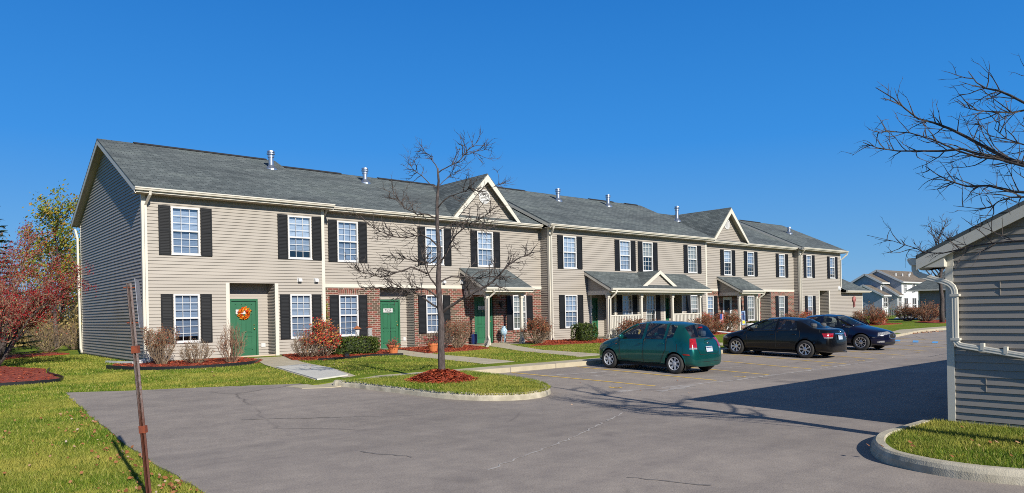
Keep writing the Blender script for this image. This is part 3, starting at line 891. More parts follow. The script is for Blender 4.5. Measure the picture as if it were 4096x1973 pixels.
def spout(x, Yw, xo=0, low=.5, zt=5.93, tail=None):
    y = Yw - .075
    p = [(x, Yw - .47, zt), (x, Yw - .45, zt - .1), (x + xo, y, zt - .42), (x + xo, y, low)]
    p += tail or [(x + xo, y - .08, low - .1), (x + xo, y - .3, low - .2)]
    downspout(p)
spout(6.47, YA, -.06, .42)
downspout([(6.16, 36.75, 5.75), (6.2, 36.5, 5.35), (6.24, 36.46, .55), (6.24, 36.2, .36)])
spout(12.93, YB, 0, .5); spout(24.60, YC, .19, .5); spout(38.35, YD, -.25, 1.0); spout(49.85, YE, .2, .5)
downspout([(56.6, YE - .47, 5.93), (56.55, YE - .4, 5.75), (56.22, YE - .07, 5.35), (56.22, YE - .07, 3.2)])

# ---- gables over the eave
ro, wl, xm = cross_gable(19.05, 23.12, 6.12, 8.22, YB - .40, YB - .1, 30.9); round_louvre(xm, 7.17, YB - .1, .33, wl)
ro, wl, xm = cross_gable(39.0, 43.15, 6.12, 8.25, YD - .62, YD - .25, 31.0); round_louvre(xm, 7.2, YD - .25, .33, wl)

# ---- porches
slab = lambda x0, x1, y0, y1, z: trimboard('porch_step', [(x0, x1, y0, y1, .05, z)], 'concrete')
slab(9.2, 10.95, 25.0, YA + .7, .30)
slab(15.3, 17.1, 25.3, YB + .66, .29)
slab(19.5, 22.4, 24.85, YB, .32)
slab(27.0, 35.3, 24.3, YC + .8, .36)
slab(40.1, 42.9, 25.15, YD, .35)
slab(rD[0], rD[1], 26.2, YD + .9, .29); slab(rE[0], rE[1], 25.8, YE + .9, .29)
porch(19.65, 22.45, YB, 24.75, posts=(20.02, 22.05), slab_z=.32)
porch(27.15, 35.7, YC, 24.15, posts=(27.32, 29.9, 32.55, 35.1), slab_z=.36)
porch(40.2, 42.85, YD, 25.0, posts=(40.5, 42.5), slab_z=.35)
railing(27.4, 29.82, 24.55, .36, 1.52); railing(32.63, 35.02, 24.55, .36, 1.52)
# little gable on the long porch
xm, za, zb, yf = 31.42, 3.86, 3.06, 24.45
r = nb()
for xe in (29.95, 32.9):
    r.quad((xe, yf, zb), (xm, yf, za), (xm, 26.0, za), (xe, 26.0, zb + .05))
    r.quad((xe, yf, zb - .05), (xe, 26.0, zb), (xm, 26.0, za - .05), (xm, yf, za - .05))
gr = r.build('porch_gable_roof', mt['roof'], apt, uv=True)
f = nb()
for s, xe in ((1, 29.95), (-1, 32.9)):
    vs = [(x, y, z) for y in (yf + .03, yf - .01) for x, z in ((xe, zb - .05), (xm, za - .0), (xm, za - .2), (xe + .36 * s, zb - .05))]
    f.add(vs, [(0, 1, 2, 3), (7, 6, 5, 4), (0, 4, 5, 1), (1, 5, 6, 2), (2, 6, 7, 3), (3, 7, 4, 0)])
f.build('rake_board', mt['trim'], gr)
w = nb(); siding(w, (0, yf + .12), (1, 0), (0, -1), 30.05, 32.8, zb - .1, za - .05, lim=lambda z: (29.95 + max(0, z - zb) * 1.84, 32.9 - max(0, z - zb) * 1.84)); w.build('gable_wall', mt['siding'], gr)
# porch downspouts
downspout([(20.05, 24.68, 2.75), (20.12, 24.72, 2.62), (20.0, 24.98, 2.4), (20.0, 25.03, .75), (19.95, 24.9, .55), (19.3, 24.2, .36), (18.6, 23.5, .27)])
downspout([(27.5, 24.08, 2.75), (27.45, 24.12, 2.62), (27.35, 24.40, 2.35), (27.35, 24.42, .6), (27.4, 24.3, .42)])
downspout([(42.75, 24.93, 2.75), (42.72, 24.98, 2.6), (42.55, 25.25, 2.35), (42.55, 25.27, .6), (42.6, 25.1, .4)])
for x, z in ((11.75, 3.12), (12.42, 3.12)): dryer_vent(x, z, YA)
for x in (18.75, 19.75, 20.05): dryer_vent(x * 1.0, 3.16, YB)
dryer_vent(27.7, 3.22, YC - .02); dryer_vent(27.95, 3.22, YC - .02)
b = nb(); b.box(10.5, 10.66, YA + .64, YA + .665, .62, .76); b.build('outlet_cover', mt['white'], apt)
b = nb(); b.box(16.98, 17.1, YB + .58, YB + .605, .6, .75); b.build('outlet_cover', mt['white'], apt)
b = nb(); b.lathe([(.0, -.12), (.14, -.1), (.2, -.02), (.0, 0)], (56.0, YE, 3.15), 12, 'y'); b.build('meter_cover', mt['white'], apt)
# ================================================================== ground, lot, walks, beds
def interp(P, y):
    if y <= P[0][0]: return P[0][1]
    for (a, za), (b, zb) in zip(P, P[1:]):
        if y <= b: return za + (zb - za) * (y - a) / (b - a)
    return P[-1][1]
GP = [(-60, 0), (10, 0), (14.9, .12), (19, .2), (25, .27), (45, .3), (70, .3), (300, .5)]
G = lambda y: interp(GP, y)
LP = [(14.5, .12), (16, .12), (21, .06), (26, .03), (40, .0)]
def L(x, y):
    """lawn height: higher than the lot behind the kerb"""
    k = max(0, min(1, (x - 7.0) / 2.0))
    return G(y) + .004 + (interp(LP, y) * k if y > 14.2 else 0)

def poly_sheet(name, poly, zf, mat, step=1.0, kind='structure', skirt=0, parent=None):
    bm = bmesh.new()
    vs = [bm.verts.new((x, y, 0)) for x, y in poly]
    bm.faces.new(vs)
    ys = [p[1] for p in poly]; xs = [p[0] for p in poly]
    y = math.floor(min(ys) / step) * step + step
    while y < max(ys):
        bmesh.ops.bisect_plane(bm, geom=bm.verts[:] + bm.edges[:] + bm.faces[:], plane_co=(0, y, 0), plane_no=(0, 1, 0)); y += step if y < 40 else step * 6
    x = math.floor(min(xs) / step) * step + step
    while x < max(xs):
        bmesh.ops.bisect_plane(bm, geom=bm.verts[:] + bm.edges[:] + bm.faces[:], plane_co=(x, 0, 0), plane_no=(1, 0, 0)); x += step if x < 60 else step * 6
    if skirt:
        be = [e for e in bm.edges if e.is_boundary]
        r = bmesh.ops.extrude_edge_only(bm, edges=be)
        nv = {v for v in r['geom'] if isinstance(v, bmesh.types.BMVert)}
    else:
        nv = set()
    for v in bm.verts:
        v.co.z = zf(v.co.x, v.co.y) - (skirt if v in nv else 0)
    bmesh.ops.recalc_face_normals(bm, faces=bm.faces[:])
    for f in bm.faces:
        if abs(f.normal.z) > .5 and f.normal.z < 0:
            bmesh.ops.reverse_faces(bm, faces=bm.faces[:]); break
    me = bpy.data.meshes.new(name); bm.to_mesh(me); bm.free()
    me.materials.append(mat)
    o = bpy.data.objects.new(name, me); C.objects.link(o)
    if kind: o['kind'] = kind
    return o

# one sheet of ground out to the horizon
def ground_sheet():
    xs = [-600, -250, -120, -60, -30] + [i * 1.0 for i in range(-16, 66)] + [70, 80, 95, 120, 170, 260, 500, 900]
    ys = [-250, -80, -30] + [i * .8 for i in range(-12, 60)] + [52, 60, 75, 100, 150, 250, 500, 900]
    vs = []
    for y in ys:
        for x in xs:
            z = G(y) - .022
            if x < 2.2 and y < 22: z += .0
            z += .05 * math.sin(x * .9 + y * .6) * math.sin(y * .5) * (1 if (x < 1.5 and y > 6) else 0) * .5
            vs.append((x, y, z))
    n = len(xs)
    fs = [(j * n + i, j * n + i + 1, (j + 1) * n + i + 1, (j + 1) * n + i) for j in range(len(ys) - 1) for i in range(n - 1)]
    b = MB(); b.add(vs, fs); o = b.build('ground', mt['ground'], smooth=True); o['kind'] = 'structure'
ground_sheet()

LOT = [(2.0, -14), (2.2, 5), (2.3, 7.3), (2.34, 9.5), (2.40, 11.4), (2.48, 13.1), (2.63, 15.6), (2.8, 18.1), (3.73, 17.6), (5.23, 17.07), (7.3, 16.2),
       (7.4, 15.2), (8.4, 14.95), (36, 14.95), (40.2, 15.9), (46.5, 16.8), (60, 16), (110, 14), (110, -14)]
def jag(poly, amt, seg, closed_from=1, closed_to=10, rng=random.Random(3)):
    out = []
    for i, (a, b) in enumerate(zip(poly, poly[1:] + poly[:1])):
        out.append(a)
        if closed_from <= i < closed_to:
            d = math.dist(a, b); n = int(d / seg)
            for k in range(1, n):
                t = k / n
                out.append((a[0] + (b[0] - a[0]) * t + rng.uniform(-amt, amt), a[1] + (b[1] - a[1]) * t + rng.uniform(-amt, amt)))
    return out
LOTJ = jag(LOT, .035, .22)
poly_sheet('parking_lot', LOTJ, lambda x, y: G(y), mt['asphalt'], 1.4, skirt=.06)

# raised front lawn, then walks on it
front = [(5.2, 17.12), (7.25, 16.25), (7.3, 15.6), (40, 15.6), (41.5, 16.5), (46, 17.6), (62, 17.9), (62, 26.4), (5.2, 26.4)]
poly_sheet('front_lawn', front, lambda x, y: L(x, y), mt['ground'], 1.0, skirt=.12)
walk_z = lambda x, y: (G(min(y, 14.9 + max(0, 8.6 - x))) + .012 + .118 * max(0, min(1, (x - 7.5) / 1.1)) if y < 16.2 else L(x, y) + .014)
def slabwalk(name, poly, mat='concrete', dz=0.0):
    return poly_sheet(name, poly, lambda x, y: walk_z(x, y) + dz, mt[mat], 1.5, skirt=.16)
slabwalk('sidewalk', [(6.85, 15.2), (7.4, 14.93), (8.2, 14.93), (9, 14.88), (36.8, 14.88), (38.2, 15.2), (42.6, 16.1), (46, 16.6), (53, 16.9), (53, 17.9), (45.4, 17.8), (41.6, 16.75), (39, 16.2), (36, 16.02), (8.2, 16.0), (6.75, 15.85)])
tj = []
for x in (8.9, 10.9, 12.6, 14.3, 16.2, 18.2, 20.2, 22.3, 24.4, 26.6, 29, 31.5, 34):
    b = MB(); z = G(14.9) + .131
    b.box(x, x + .018, 14.878, 16.0, z - .002, z + .003); b.box(x, x + .018, 14.872, 14.879, z - .13, z)
    o = b.build('pavement_joint', mt['tar']); o['kind'] = 'structure'
slabwalk('front_path', [(7.62, 16.02), (8.6, 16.02), (9.2, 18.6), (9.75, 21.6), (10.7, 25.0), (9.45, 25.0), (8.55, 21.6), (8.0, 18.6)], 'concrete')
slabwalk('front_path', [(7.7, 16.25), (8.52, 16.25), (9.1, 18.4), (9.3, 20.3), (8.36, 20.3), (8.05, 18.6)], 'concrete_new', .02)
slabwalk('front_path', [(12.75, 16.03), (13.95, 16.03), (14.3, 18.5), (14.6, 21), (15.7, 25.2), (14.7, 25.2), (13.45, 21), (13.1, 18.5)])
slabwalk('front_path', [(16.6, 16.03), (18.0, 16.03), (18.6, 20), (20.9, 24.8), (19.7, 24.8), (17.6, 20)])
slabwalk('front_path', [(24.7, 16.03), (26.1, 16.03), (27.8, 21), (29, 24.25), (27.7, 24.25), (26.5, 21)])
slabwalk('front_path', [(36.6, 16.1), (38.0, 16.3), (40.2, 22), (41.8, 25.1), (40.4, 25.1), (38.9, 22)])

# kerbs: a profile swept along a line
def kerb(name, pts, z0, h=.14, w=.16, inner=1):
    P = [Vector((*p, 0)) for p in pts]; vs = []
    prof = [(0, -.06), (.012, h * .55), (.035, h * .86), (.065, h), (w - .02, h), (w, h - .03), (w, -.06)]
    for i, p in enumerate(P):
        d = (P[min(i + 1, len(P) - 1)] - P[max(i - 1, 0)]).normalized(); n = Vector((-d.y, d.x, 0)) * inner
        for o, z in prof:
            q = p + n * o; vs.append((q.x, q.y, z0(p.y) + z))
    k = len(prof)
    fs = [(i * k + j, i * k + j + 1, (i + 1) * k + j + 1, (i + 1) * k + j) for i in range(len(P) - 1) for j in range(k - 1)]
    fs += [tuple(range(k)), tuple(range((len(P) - 1) * k, len(P) * k))]
    b = MB(); b.add(vs, fs); o = b.build(name, mt['kerb']); o['kind'] = 'structure'
    return o
def smooth_path(pts, n=5):
    out = []
    for i in range(len(pts) - 1):
        p0, p1, p2, p3 = (Vector(pts[max(i - 1, 0)]), Vector(pts[i]), Vector(pts[i + 1]), Vector(pts[min(i + 2, len(pts) - 1)]))
        for k in range(n):
            t = k / n
            out.append(tuple(.5 * ((2 * p1) + (p2 - p0) * t + (2 * p0 - 5 * p1 + 4 * p2 - p3) * t * t + (3 * p1 - p0 - 3 * p2 + p3) * t ** 3)))
    out.append(tuple(pts[-1])); return out
isl = smooth_path([(7.55, 15.15), (7.76, 14.6), (7.88, 13.9), (8.02, 13.0), (8.24, 11.75), (8.66, 10.95), (9.3, 10.56), (9.95, 10.66), (10.45, 11.05), (10.9, 11.9), (11.1, 12.95), (11.15, 14.88)], 6)
def unevenk(pts, a, seed):
    r = random.Random(seed); return [(x + r.uniform(-a, a), y + r.uniform(-a, a)) for x, y in pts]
kerb('kerb', unevenk(isl, .008, 2), G)
isl_z = lambda x, y: G(y) + .125 + .03 * math.exp(-((x - 9.4) ** 2 + (y - 13.3) ** 2) / 3)
poly_sheet('island_lawn', [(x + (9.4 - x) * .045, y + (13 - y) * .035) for x, y in isl] + [(11.0, 14.9), (7.7, 14.9)], isl_z, mt['ground'], .7)
gisl = smooth_path([(10.72, 3.98), (9.95, 3.98), (9.34, 3.96), (8.83, 3.82), (8.45, 3.62), (8.15, 3.38), (7.98, 3.06), (7.9, 2.75), (7.9, 2.4), (8.0, 2.05), (8.15, 1.6), (8.3, 1.0), (8.5, -1), (8.6, -6)], 5)
kerb('kerb', [(x, y) for x, y in gisl], lambda y: 0, .135, .17, 1)
poly_sheet('verge', [(x + .12, y - .1) for x, y in gisl if y > -6.1][::1] + [(11.2, -6.1), (11.2, 3.7)], lambda x, y: .112, mt['ground'], .8)

# painted stalls
def ribbon(name, a, b, w, mat, dz=.005, jit=0, seg=.4, seed=1):
    r = random.Random(seed); a = Vector((*a, 0)); b_ = Vector((*b, 0)); d = (b_ - a); n = max(2, int(d.length / seg)); d.normalize(); s = Vector((-d.y, d.x, 0))
    m = MB(); vs = []
    for i in range(n + 1):
        p = a + (b_ - a) * (i / n) + s * r.uniform(-jit, jit)
        ww = w / 2 * (1 + r.uniform(-.5, .5) * (1 if jit else 0))
        for sg in (-1, 1):
            q = p + s * sg * ww; vs.append((q.x, q.y, G(q.y) + dz))
    m.add(vs, [(2 * i, 2 * i + 1, 2 * i + 3, 2 * i + 2) for i in range(n)])
    o = m.build(name, mat); o['kind'] = 'structure'; return o
for a, b in (((12.55, 14.75), (12.98, 10.3)), ((15.05, 14.75), (14.95, 10.03)), ((17.5, 14.75), (17.03, 9.87)), ((20.0, 14.75), (19.33, 9.92)), ((22.5, 14.8), (21.62, 10.01)),
             ((25.1, 14.8), (24.02, 10.1)), ((27.6, 14.8), (26.28, 10.16)), ((30.5, 14.8), (29.0, 10.4)), ((33.0, 14.9), (31.35, 10.5)), ((35.2, 14.9), (33.6, 10.8)), ((37.6, 14.9), (35.9, 11.0))):
    ribbon('parking_line', a, b, .10, mt['yellow'])
def stall_number(txt, x, y):
    vs, fs = text_mesh(txt, .55); m = MB()
    cx = sum(v[0] for v in vs) / len(vs)
    m.add([(x + (vx - cx), y + vy - .2, G(y) + .006) for vx, vy in vs], fs)
    o = m.build('stall_number', mt['yellow']); o['kind'] = 'structure'
stall_number('6', 12.1, 10.75); stall_number('5', 16.1, 10.15); stall_number('4', 20.6, 10.15); stall_number('3', 23.0, 10.25); stall_number('2', 28.1, 10.55)
for a, b in (((34.7, 13.7), (36.0, 14.2)), ((34.2, 12.75), (36.0, 13.4)), ((34.4, 12.05), (35.8, 12.5))):
    ribbon('blue_marking', a, b, .22, mt['blue'])
ribbon('blue_marking', (34.6, 13.7), (33.6, 10.7), .09, mt['pale'])
# seams and tyre polish in the asphalt
def seam(pts, w, mat, seed):
    for i, (a, b) in enumerate(zip(pts, pts[1:])):
        ribbon('asphalt_seam', a, b, w, mat, .0035 + .0003 * (seed % 4), .035, .10, seed + i)
seam([(11.6, 10.2), (15.2, 9.75), (19, 9.72), (23.0, 9.85)], .10, mt['pale'], 5)
seam([(12.2, 9.6), (13.6, 9.75)], .22, mt['pale'], 17)
seam([(4.9, 6.2), (7.1, 7.0), (9.6, 8.2)], .03, mt['pale'], 9)
seam([(4.45, 8.2), (4.7, 7.4)], .03, mt['tar'], 24); seam([(5.7, 4.9), (6.0, 4.1)], .03, mt['tar'], 28)
seam([(26, 9.3), (33, 9.7), (40, 10.2)], .07, mt['tar'], 31)
seam([(4.3, 11.9), (7.5, 9.9)], .03, mt['tar'], 41)
seam([(13.2, 12.8), (18.5, 11.6)], .09, mt['pale'], 44); seam([(12.4, 13.6), (14.6, 13.2)], .12, mt['pale'], 47)

# mulch
def chips(name, pts_fn, n, zf, seed, smin=.02, smax=.05):
    r = random.Random(seed); vs = np.empty((n * 4, 3), np.float32)
    for i in range(n):
        x, y = pts_fn(r); z = zf(x, y) + r.uniform(.0, .025)
        a = r.uniform(0, 6.28); l = r.uniform(smin, smax); w = l * r.uniform(.2, .45); t = r.uniform(-.6, .6)
        dx, dy, dz = math.cos(a) * l, math.sin(a) * l, math.sin(t) * l * .6
        nx, ny = -math.sin(a) * w, math.cos(a) * w
        vs[i * 4:i * 4 + 4] = [(x - dx - nx, y - dy - ny, z - dz), (x + dx - nx, y + dy - ny, z + dz), (x + dx + nx, y + dy + ny, z + dz + .004), (x - dx + nx, y - dy + ny, z - dz + .004)]
    o = mesh_np(name, vs, 4, mt['chips']); return o
def inpoly(poly):
    xs = [p[0] for p in poly]; ys = [p[1] for p in poly]
    def inside(x, y):
        c = False; j = len(poly) - 1
        for i in range(len(poly)):
            if (poly[i][1] > y) != (poly[j][1] > y) and x < (poly[j][0] - poly[i][0]) * (y - poly[i][1]) / (poly[j][1] - poly[i][1]) + poly[i][0]: c = not c
            j = i
        return c
    def f(r):
        while True:
            x, y = r.uniform(min(xs), max(xs)), r.uniform(min(ys), max(ys))
            if inside(x, y): return x, y
    return f, inside
BEDS = []
def bed(poly, n, rise=.03, edge=True, seed=0, zf=None):
    BEDS.append(inpoly(poly)[1])
    base = zf or (lambda x, y: L(x, y))
    z = lambda x, y: base(x, y) + rise
    o = poly_sheet('mulch_bed', poly, z, mt['mulch'], .6, 'stuff', skirt=.08)
    c = chips('mulch_chips', inpoly(poly)[0], n, z, seed); c['kind'] = 'stuff'
def edging(pts, zf, h=.1, label='thin black plastic edging along the mulch bed'):
    b = MB((*pts[0], zf(*pts[0])))
    sp = smooth_path(pts, 5)
    for (x0, y0), (x1, y1) in zip(sp, sp[1:]):
        b.beam((x0, y0, zf(x0, y0) + h / 2 - .03), (x1, y1, zf(x1, y1) + h / 2 - .03), .02, h)
    tag(b.build('bed_edging', mt['edging']), label, 'garden edging')
bed([(5.4, 26.2), (5.0, 24.6), (5.9, 22.7), (7.6, 22.25), (8.6, 22.4), (9.3, 23.6), (9.3, 25.9), (6.35, 26.15)], 2600, seed=1)
edging([(4.9, 24.7), (5.3, 23.5), (6.0, 22.62), (7.0, 22.25), (8.4, 22.3), (9.0, 23.2)], L, .13, 'black plastic edging in front of the shrubs at the left corner of the apartments')
bed([(10.9, 25.9), (9.9, 22.7), (10.6, 21.8), (11.6, 21.95), (12.8, 22.4), (13.6, 22.1), (14.6, 24.0), (15.2, 26.4), (12.8, 26.6)], 3600, seed=2)
edging([(10.4, 21.85), (11.5, 21.85), (12.7, 22.35), (13.7, 22.0)], L, .11, 'black plastic edging in front of the long green hedge')
bed([(14.75, 22.0), (15.7, 22.05), (16.7, 22.2), (18.1, 22.6), (18.9, 24.2), (19.45, 26.4), (15.85, 26.4)], 3200, seed=3)
bed([(20.4, 22.75), (24.0, 22.1), (26.6, 22.6), (26.9, 24.2), (27, 25.9), (22.4, 26.2), (22.4, 24.0)], 4200, seed=4)
bed([(28.6, 23.2), (33, 22.8), (36.6, 23.6), (39.6, 24.8), (39.9, 26.5), (36, 26.3), (35.5, 24.1), (28.6, 24.1)], 4000, seed=5)
bed([(43.2, 24.8), (50, 24.8), (52.3, 25.2), (52.3, 26.1), (43.2, 26.4)], 2500, seed=6)
bed([(55, 23.0), (60, 23.3), (61, 24.6), (58, 26), (55, 25.6)], 1200, seed=7)
lg = lambda x, y: G(y)
bed([(-3, 21.2), (1.9, 20.9), (2.7, 20.95), (3.25, 21.6), (3.25, 24), (3.5, 25.8), (2.4, 29.6), (-3, 30.5)], 3000, seed=8, zf=lg)
edging([(1.0, 20.95), (2.7, 20.9), (3.3, 21.6), (3.28, 23.9), (3.6, 25.8)], lg, .1, 'black plastic edging round the mulch under the red berry tree')
bed([(-2, 33.5), (2.8, 33.3), (4.4, 36.2), (5.9, 37.0), (5.6, 39), (3.5, 38.2), (-2, 38)], 1800, seed=9, zf=lg)
bed([(64, 22), (69, 22.5), (76, 24), (76, 27), (67, 25)], 1500, seed=10, zf=lg)
# mound round the island tree
def mound_z(x, y):
    d = math.hypot((x - 9.36) / 1.0, (y - 13.42) / 1.0) / .76
    return isl_z(x, y) + .005 + (.22 * max(0, 1 - d * d) ** 1.3)
mp = [(9.36 + .78 * math.cos(a) * (1 + .08 * math.sin(3 * a)), 13.42 + .78 * math.sin(a)) for a in [i * 2 * math.pi / 26 for i in range(26)]]
o = poly_sheet('mulch_mound', mp, mound_z, mt['mulch'], .14, 'stuff', skirt=.03)
def in_disc(r):
    a, d = r.uniform(0, 6.28), .82 * math.sqrt(r.random()); return 9.36 + d * math.cos(a), 13.42 + d * math.sin(a)
c = chips('mulch_chips', in_disc, 2400, mound_z, 21, .02, .055); c['kind'] = 'stuff'
BEDS.append(lambda x, y: math.hypot(x - 9.36, y - 13.42) < .72)

# grass blades over the nearer lawns
lot_in = inpoly(LOTJ)[1]; isl_in = inpoly([(x, y) for x, y in isl] + [(11, 14.9), (7.6, 14.9)])[1]
gis_in = inpoly([(x + .17, y - .16) for x, y in gisl if y > -3] + [(10.85, -3), (10.85, 3.75)])[1]
walks = [inpoly(p)[1] for p in ([(7.6, 16), (8.6, 16), (9.2, 18.6), (9.75, 21.6), (10.7, 25.2), (9.4, 25.2), (8.5, 21.6), (8.0, 18.6)], [(12.75, 16.0), (13.95, 16.0), (14.3, 18.5), (14.6, 21), (15.7, 25.2), (14.7, 25.2), (13.45, 21), (13.1, 18.5)],
         [(16.6, 16.0), (18.0, 16.0), (18.6, 20), (20.9, 24.8), (19.7, 24.8), (17.6, 20)], [(24.7, 16.0), (26.1, 16.0), (27.8, 21), (29, 24.25), (27.7, 24.25), (26.5, 21)])]
def grass(name, boxes, seed):
    r = random.Random(seed); out = []
    for x0, x1, y0, y1, n, h, w, test, zf in boxes:
        for _ in range(n):
            x, y = r.uniform(x0, x1), r.uniform(y0, y1)
            if not test(x, y): continue
            z = zf(x, y) - .01; a = r.uniform(0, 6.28); hh = h * r.uniform(.5, 1.25); ww = w * r.uniform(.6, 1.2)
            ln = r.uniform(.15, .9) * hh; b = r.uniform(0, 6.28)
            cx, cy = math.cos(a) * ww, math.sin(a) * ww; lx, ly = math.cos(b) * ln, math.sin(b) * ln
            out += [(x - cx, y - cy, z), (x + cx, y + cy, z), (x + cx * .3 + lx, y + cy * .3 + ly, z + hh)]
    o = mesh_np(name, out, 3, mt['blade']); o['kind'] = 'stuff'
left_ok = lambda x, y: not lot_in(x, y) and not any(b(x, y) for b in BEDS)
gz = lambda x, y: G(y) - .02
front_ok = lambda x, y: not any(b(x, y) for b in BEDS) and not any(k(x, y) for k in walks) and y > 16.03
isl_ok = lambda x, y: isl_in(x, y) and not BEDS[-1](x, y)
grass('lawn_grass', [(-1.2, 2.6, 6.6, 11, 60000, .05, .0055, left_ok, gz), (-1.6, 2.9, 11, 17, 52000, .05, .008, left_ok, gz), (-1, 7.6, 15.6, 23, 70000, .05, .012, left_ok, gz),
                     (7.3, 27, 16, 23.5, 75000, .05, .012, front_ok, L), (5.0, 7.4, 16.1, 22.5, 16000, .05, .012, lambda x, y: left_ok(x, y), L), (7.6, 11.2, 10.5, 14.9, 42000, .055, .008, isl_ok, isl_z),
                     (7.9, 10.9, .8, 3.9, 42000, .055, .005, gis_in, lambda x, y: .112), (-3, 7, 23, 36, 26000, .06, .018, left_ok, gz)], 77)
# fallen leaves
def leaves(seed):
    r = random.Random(seed); out = []
    def leaf(x, y, z, s):
        a = r.uniform(0, 6.28); t = r.uniform(-.5, .5)
        for i in range(6):
            an = a + i * math.pi / 3; rr = s * (1 if i % 3 == 0 else r.uniform(.4, .75))
            out.append((x + math.cos(an) * rr, y + math.sin(an) * rr, z + .008 + math.sin(an + t) * s * .45 + s * .3))
    for _ in range(170):
        t = r.random(); y = 6.8 + 8 * t * t; x = interp([(6, 2.2), (9.5, 2.34), (13, 2.48), (18, 2.8)], y) - abs(r.gauss(0, .38))
        leaf(x, y, G(y) + .012, r.uniform(.012, .034))
    for _ in range(60): 
        y = r.uniform(6.8, 17); leaf(r.uniform(-1.2, 2.3), y, G(y) + .012, r.uniform(.012, .03))
    for _ in range(26): y = r.uniform(4, 14); leaf(r.uniform(4, 25), y, G(y) - .002, r.uniform(.01, .025))
    for _ in range(30): leaf(r.uniform(8.1, 10.7), r.uniform(1, 3.7), .15, r.uniform(.015, .035))
    for _ in range(90): y = r.uniform(16.2, 22); x = r.uniform(6, 26); leaf(x, y, L(x, y) + .03, r.uniform(.015, .03))
    for _ in range(160): y = r.uniform(15.9, 16.8); leaf(r.uniform(41.5, 47), y, G(y), r.uniform(.04, .09))
    for _ in range(50): y = r.uniform(13.0, 14.6); leaf(r.choice((10.95, 11.25)) + r.uniform(-.1, .25), y, G(y), r.uniform(.02, .035))
    o = mesh_np('fallen_leaves', out, 6, mt['leaf']); o['kind'] = 'stuff'
leaves(5)
# ================================================================== trees and shrubs
FV = Vector((math.sin(R(40.5)), math.cos(R(40.5)), 0)); RV = Vector((math.cos(R(40.5)), -math.sin(R(40.5)), 0)); UP = Vector((0, 0, 1))

def rand_dir(r):
    while True:
        v = Vector((r.uniform(-1, 1), r.uniform(-1, 1), r.uniform(-1, 1)))
        if .05 < v.length < 1: return v.normalized()

def branchlets(mb, pts, r0, level, r, P, tips=None):
    """side shoots along a limb, each with shoots of its own; zigzag like honey locust"""
    n = len(pts)
    tot = sum((pts[i + 1] - pts[i]).length for i in range(n - 1))
    cnt = max(1, int(tot * P['dens'][level]))
    for _ in range(cnt):
        t = r.uniform(P.get('from', .25) if level == 0 else .12, 1); f = t * (n - 1); i = min(n - 2, int(f))
        p = pts[i].lerp(pts[i + 1], f - i); d = (pts[i + 1] - pts[i]).normalized()
        s = rand_dir(r); s = (s - d * s.dot(d)).normalized()
        ang = r.uniform(.5, 1.1)
        nd = (d * math.cos(ang) + s * math.sin(ang) + UP * P['up']).normalized()
        ln = P['len'][level] * r.uniform(.45, 1.15) * (1.15 - .6 * t)
        k = max(2, int(ln / P['seg']) + 1); q = [p]
        for j in range(k):
            nd = (nd + rand_dir(r) * P['zig'] + UP * P['up'] * .3).normalized(); q.append(q[-1] + nd * ln / k)
        rr = min(r0 * (1 - .55 * t), P['rad'][level])
        mb.tube(q, [rr * (1 - .75 * j / k) for j in range(k + 1)], 4 if level == 0 else 3, cap=False)
        if level + 1 < len(P['dens']):
            branchlets(mb, q, rr, level + 1, r, P, tips)
        if tips is not None and level >= P.get('tiplevel', 1):
            tips += q[1:]

LOCUST = dict(dens=(11, 10, 7), len=(.62, .3, .13), rad=(.012, .0075, .0055), zig=.33, up=.1, seg=.08)

